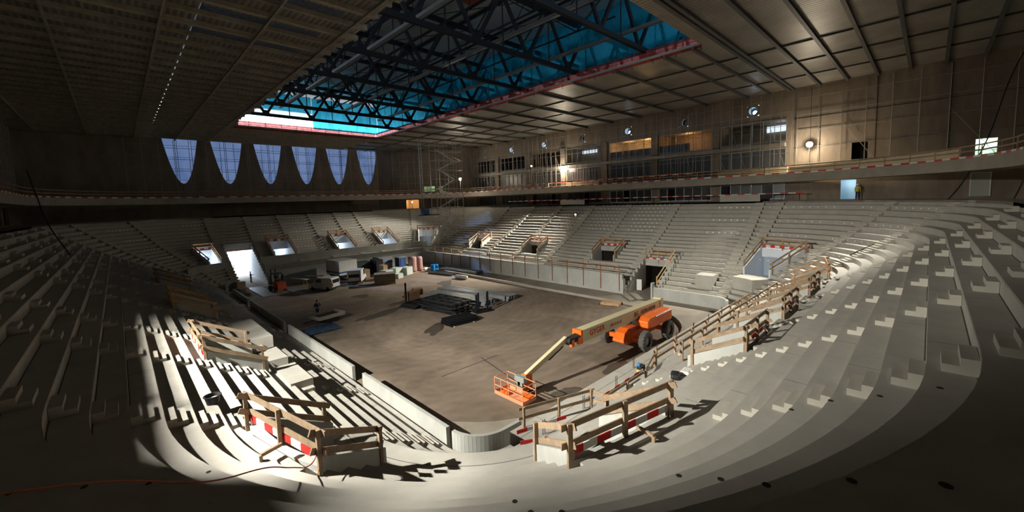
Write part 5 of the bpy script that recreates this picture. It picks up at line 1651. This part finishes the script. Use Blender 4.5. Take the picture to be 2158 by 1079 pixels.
t = thing('frame_stack', 'lower pile of black steel frames beside the plywood crates', 'steel frames', (26.0, 44.6, 0.03), R(-78))
for j in range(3):
    mb = MB(); L_, W_ = 2.6, 3.0; zz_ = 0.12+0.2*j; dx = 0.3*j
    for y in (-W_/2, 0, W_/2): mb.beam((-L_/2+dx, y, zz_), (L_/2+dx, y, zz_), 0.12, 0.14)
    for x in (-L_/2, -L_/4, 0, L_/4, L_/2): mb.beam((x+dx, -W_/2, zz_), (x+dx, W_/2, zz_), 0.1, 0.12)
    mb.build('frame', M_BLACKP, t)
barstack('dark_bundle', 'bundle of black steel sections with white tape on pallets, lowest in the pile', 'steel bundle', (25.2, 34.4), R(-5), 5, 2, 3.4, 0.3, 0.28, 0.1, M_BLACKS)
barstack('pipe_bundle', 'bundle of long dark tubes lying by the blue barrels', 'pipes', (44.3, 59.6), R(-83), 6, 2, 9.5, 0.24, 0.22, 0.15, mat('dark_tube', (0.10, 0.105, 0.11), 0.5, metal=0.3))
barstack('pipe_bundle', 'loose dark tubes in front of the long tube bundle', 'pipes', (40.9, 60.6), R(-80), 3, 1, 6.0, 0.2, 0.2, 0.4, MATS['dark_tube'])
t = thing('steel_trestle', 'black steel frame with four upright posts at the end of the stacks', 'steel frame', (29.6, 35.9, 0.03), R(-10))
mb = MB(); mb.box((0, 0, 0.12), (2.2, 1.2, 0.16)); mb.build('base', M_BLACKS, t)
for x, y in ((-0.95, -0.35), (-0.3, 0.35), (0.45, -0.4), (0.95, 0.35)):
    mb = MB(); mb.box((x, y, 1.15), (0.16, 0.16, 2.1)); mb.build('post', M_BLACKS, t)
mb = MB(); mb.box((0, 0, 1.3), (0.16, 0.16, 2.6)); o = mb.build('steel_post', M_BLACKS); o.location = (26.0, 47.0, 0.03); tag(o, 'single black steel post standing upright beside the plywood crates', 'post')
crate('plywood_crate', 'brown plywood crate beside the single black post', 'crate', (27.4, 47.9), (1.7, 1.2, 1.15), mat('brown_plywood', (0.25, 0.15, 0.08), 0.7, var=0.4, scale=3), R(10))
crate('plywood_crate', 'lower brown plywood crate next to the tall one', 'crate', (29.6, 50.2), (1.3, 1.2, 0.8), MATS['brown_plywood'], R(-15))
crate('galvanised_box', 'small flat galvanised box beside the black frame with posts', 'box', (31.8, 36.8), (1.1, 0.8, 0.16), M_GALV, 0.2)
M_BBLUE = mat('bright_blue_plastic', (0.01, 0.20, 0.55), 0.4)
for dx, dy, lab in ((0, 0, 'bright blue barrel beside the tube bundle, taller of two'), (1.05, 0.45, 'bright blue barrel beside the tube bundle, shorter of two')):
    mb = MB(); mb.lathe([(0, 0), (0.42, 0), (0.45, 0.3), (0.42, 0.6), (0.45, 0.9), (0.4, 1.25 if dx == 0 else 1.1), (0, 1.28 if dx == 0 else 1.12)], (0, 0, 0), n=18); o = mb.build('blue_barrel', M_BBLUE, smooth=False); o.location = (41.9+dx, 65.0+dy, 0.03); tag(o, lab, 'barrel')
t = thing('white_pipe', 'short fat white pipe lying at the corner of the rink kerb', 'pipe', (40.4, 54.2, 0.03), R(-80))
mb = MB(); mb.lathe([(0, -1.3), (0.24, -1.3), (0.3, -1.2), (0.3, 1.2), (0.24, 1.3), (0, 1.3)], (0, 0, 0.36), axis='x', n=18); mb.build('tube', M_WHITE, t, smooth=True)
mb = MB(); mb.box((0, 0, 0.04), (2.2, 0.5, 0.08)); mb.build('bearer', M_TIMBERG, t)
crate('plywood_sheet_stack', 'low stack of brown boards lying across the kerb near the lift boom', 'boards', (41.6, 26.2), (1.4, 2.2, 0.3), M_TIMBER, 0.25)
crate('red_cabinet', 'bright red cabinet standing in the tunnel mouth', 'cabinet', (52.2, 24.5), (0.7, 0.8, 1.7), mat('bright_red_cabinet', (0.65, 0.02, 0.02), 0.5), 0.0)
crate('leaning_board', 'white board leaning at the tunnel side wall', 'board', (50.4, 27.3), (0.1, 0.7, 1.5), M_WHITE, 0.2)
crate('white_sack', 'crumpled white sack beside the pink bale', 'sack', (41.9, 67.6), (1.2, 0.8, 0.4), M_WHITE, 0.4, bevel=0.15)
# puddles and stains
def blob(name, label, c, rx, ry, rot, m, z=0.034, seed=1, cat='stain'):
    rnd = random.Random(seed); mb = MB(); vs = []
    N = 28
    for i in range(N):
        a = 2*PI*i/N; k_ = 1+0.16*math.sin(3*a+seed)+0.1*math.sin(5*a+2*seed)+rnd.uniform(-0.05, 0.05)
        x = rx*k_*math.cos(a); y = ry*k_*math.sin(a)
        vs.append((x*math.cos(rot)-y*math.sin(rot), x*math.sin(rot)+y*math.cos(rot), 0))
    mb.add(vs, [tuple(range(N))]); o = mb.build(name, m, fixn=False); o.location = (c[0], c[1], z); return tag(o, label, cat)
M_WET = mat('wet_floor', (0.075, 0.06, 0.047), 0.45, var=0.3, scale=1.5, spec=0.5); M_WETD = mat('dirty_patch', (0.10, 0.085, 0.068), 0.85, var=0.4, scale=2.0)
blob('wet_patch', 'large dark round wet patch below the boom near the lift', (25.9, 15.6), 1.4, 1.1, 0.3, M_WET, seed=1)
blob('dirt_patch', 'round dark dirt patch beside the basket', (20.2, 16.0), 1.15, 0.9, 0.2, M_WETD, seed=2)
blob('dirt_patch', 'small pale dirt patch between basket and large wet patch', (22.7, 16.3), 0.6, 0.5, 0.2, mat('pale_dirt', (0.24, 0.20, 0.16), 0.9, var=0.4, scale=4), seed=3)
blob('wet_patch', 'long thin dark puddle near the black frame pile', (22.6, 34.9), 0.8, 2.4, -0.9, M_WET, seed=4)
blob('wet_patch', 'dark broken stain on the far rink floor beyond the galvanised channels', (36.6, 53.4), 1.1, 2.2, -0.6, M_WETD, seed=5)
blob('wet_patch', 'round dark stain before the small white van', (23.8, 55.6), 1.1, 1.3, 0.0, M_WETD, seed=6)
blob('wet_patch', 'long dark wet streak beside the flatbed trailer', (21.5, 44.6), 3.6, 0.9, 0.3, M_WETD, seed=7)
M_BSH = mat('blue_plastic_film', (0.06, 0.12, 0.22), 0.25, var=0.7, scale=3, col2=(0.02, 0.04, 0.09), spec=0.7, bump=0.8)
mb = MB()
for i in range(14):
    for j in range(8):
        def hh(a, b_): return 0.05+0.13*abs(math.sin(a*1.7+b_*0.9)*math.cos(a*0.6-b_*1.3))
        x0, y0 = -2.1+0.3*i, -1.4+0.35*j
        mb.quad((x0, y0, hh(i, j)), (x0+0.3, y0, hh(i+1, j)), (x0+0.3, y0+0.35, hh(i+1, j+1)), (x0, y0+0.35, hh(i, j+1)))
o = mb.build('plastic_sheet', M_BSH, fixn=False); o.location = (13.9, 43.8, 0.03); tag(o, 'crumpled dark blue plastic sheet on the rink floor behind the low wall', 'plastic sheet')
for c, lab, L_, a_ in (((18.9, 24.6), 'thin dark floor joint running from the low wall gap', 5.5, 0.0), ((19.5, 21.0), 'thin dark floor joint crossing under the jib', 8.5, 1.35)):
    mb = MB(); mb.box((0, 0, 0), (L_, 0.07, 0.006)); o = mb.build('floor_joint', M_DARK); o.location = (*c, 0.034); o.rotation_euler = (0, 0, a_); tag(o, lab, 'floor joint')

# ------------------------------------------------------------------ small things on the near rows
t = thing('mortar_tub', 'black mortar tub standing on a spotlit row', 'tub', (2.05, 19.05, 5.36))
mb = MB(); mb.lathe([(0, 0.0), (0.2, 0.0), (0.27, 0.3), (0.3, 0.3), (0.3, 0.33), (0.25, 0.33), (0.19, 0.03), (0, 0.03)], (0, 0, 0), n=22); mb.build('shell', M_BLACK, t)
mb = MB(); mb.lathe([(0, 0.2), (0.23, 0.2)], (0, 0, 0), n=22); mb.build('mortar', M_CONCB, t, fixn=False)
crate('plastic_bag', 'black plastic bag lying on the row behind the fences', 'bag', (19.5, 8.6), (0.7, 0.45, 0.3), M_BLACK, 0.4, z=3.6, bevel=0.12)
crate('plastic_bag', 'crumpled white plastic bag beside the black one', 'bag', (20.4, 8.4), (0.8, 0.5, 0.22), M_WHITE, 0.1, z=3.6, bevel=0.1)
t = thing('tool_bundle', 'dark bundle with a blue strap inside the dark brown corner exit', 'bundle', (11.4, 9.0, 2.45))
mb = MB(); mb.lathe([(0, -0.8), (0.2, -0.75), (0.24, 0), (0.2, 0.75), (0, 0.8)], (0, 0, 0.24), axis='x', n=14); mb.build('roll', mat('dark_cloth', (0.035, 0.02, 0.04), 0.9, bump=0.4, scale=3), t)
mb = MB(); mb.lathe([(0.2, -0.1), (0.26, -0.1), (0.26, 0.1), (0.2, 0.1)], (0.25, 0, 0.24), axis='x', n=14); mb.build('strap', M_BBLUE, t)
t = thing('tool_bag', 'small blue, yellow and black tool bag at the end of the long fence', 'bag', (24.2, 13.0, 1.2))
mb = MB(); mb.box((0, 0, 0.2), (0.6, 0.35, 0.4)); mb.build('bag_body', M_BLACK, t, bevel=0.06)
mb = MB(); mb.box((-0.25, 0, 0.5), (0.25, 0.2, 0.2)); mb.build('blue_cloth', M_BBLUE, t, bevel=0.05)
mb = MB(); mb.box((-0.32, -0.05, 0.1), (0.2, 0.3, 0.14)); mb.build('yellow_box', MATS['yellow_plate'], t)
# orange cable
def curve(name, pts, r, m, label, cat):
    cu = bpy.data.curves.new(name, 'CURVE'); cu.dimensions = '3D'; cu.bevel_depth = r; cu.bevel_resolution = 2
    sp = cu.splines.new('BEZIER'); sp.bezier_points.add(len(pts)-1)
    for b_, p in zip(sp.bezier_points, pts):
        b_.co = p; b_.handle_left_type = b_.handle_right_type = 'AUTO'
    cu.materials.append(m); o = bpy.data.objects.new(name, cu); COL.objects.link(o); return tag(tomesh(o), label, cat)
M_CAB = mat('orange_cable', (0.55, 0.11, 0.03), 0.5)
curve('orange_cable', [(3.75, 12.45, 5.6), (3.35, 12.0, 5.5), (2.75, 11.6, 5.9), (2.2, 11.35, 6.3), (1.0, 11.0, 6.75), (-0.4, 10.6, 7.7), (-1.3, 10.1, 8.3), (-2.6, 9.4, 9.0)], 0.016, M_CAB, 'thin orange cable running from the guardrail post across the rows', 'cable')
curve('orange_cable', [(3.8, 12.45, 5.3), (3.3, 11.8, 4.98), (2.7, 11.2, 5.42), (2.0, 10.9, 6.1), (1.5, 10.6, 6.3), (0.7, 10.2, 6.8)], 0.014, M_CAB, 'second orange cable loop slumped on the rows below the first', 'cable')
curve('hanging_cable', [(60.9, -6.6, 27.2), (60.6, -5.4, 24.8), (58.9, -3.0, 15.5), (57.0, -1.0, 11.3), (54.8, 1.8, 8.7), (51.3, 5.3, 6.4)], 0.05, M_BLACK, 'black cable sagging from the ceiling down to the curved corner guardrail', 'cable')
curve('hanging_cable', [(-5.9, 61.6, 17.3), (-5.3, 59.7, 14.6), (-4.6, 56.8, 12.1), (-3.2, 51.8, 9.4)], 0.05, M_BLACK, 'black cable slanting down over the shadowed side stand', 'cable')
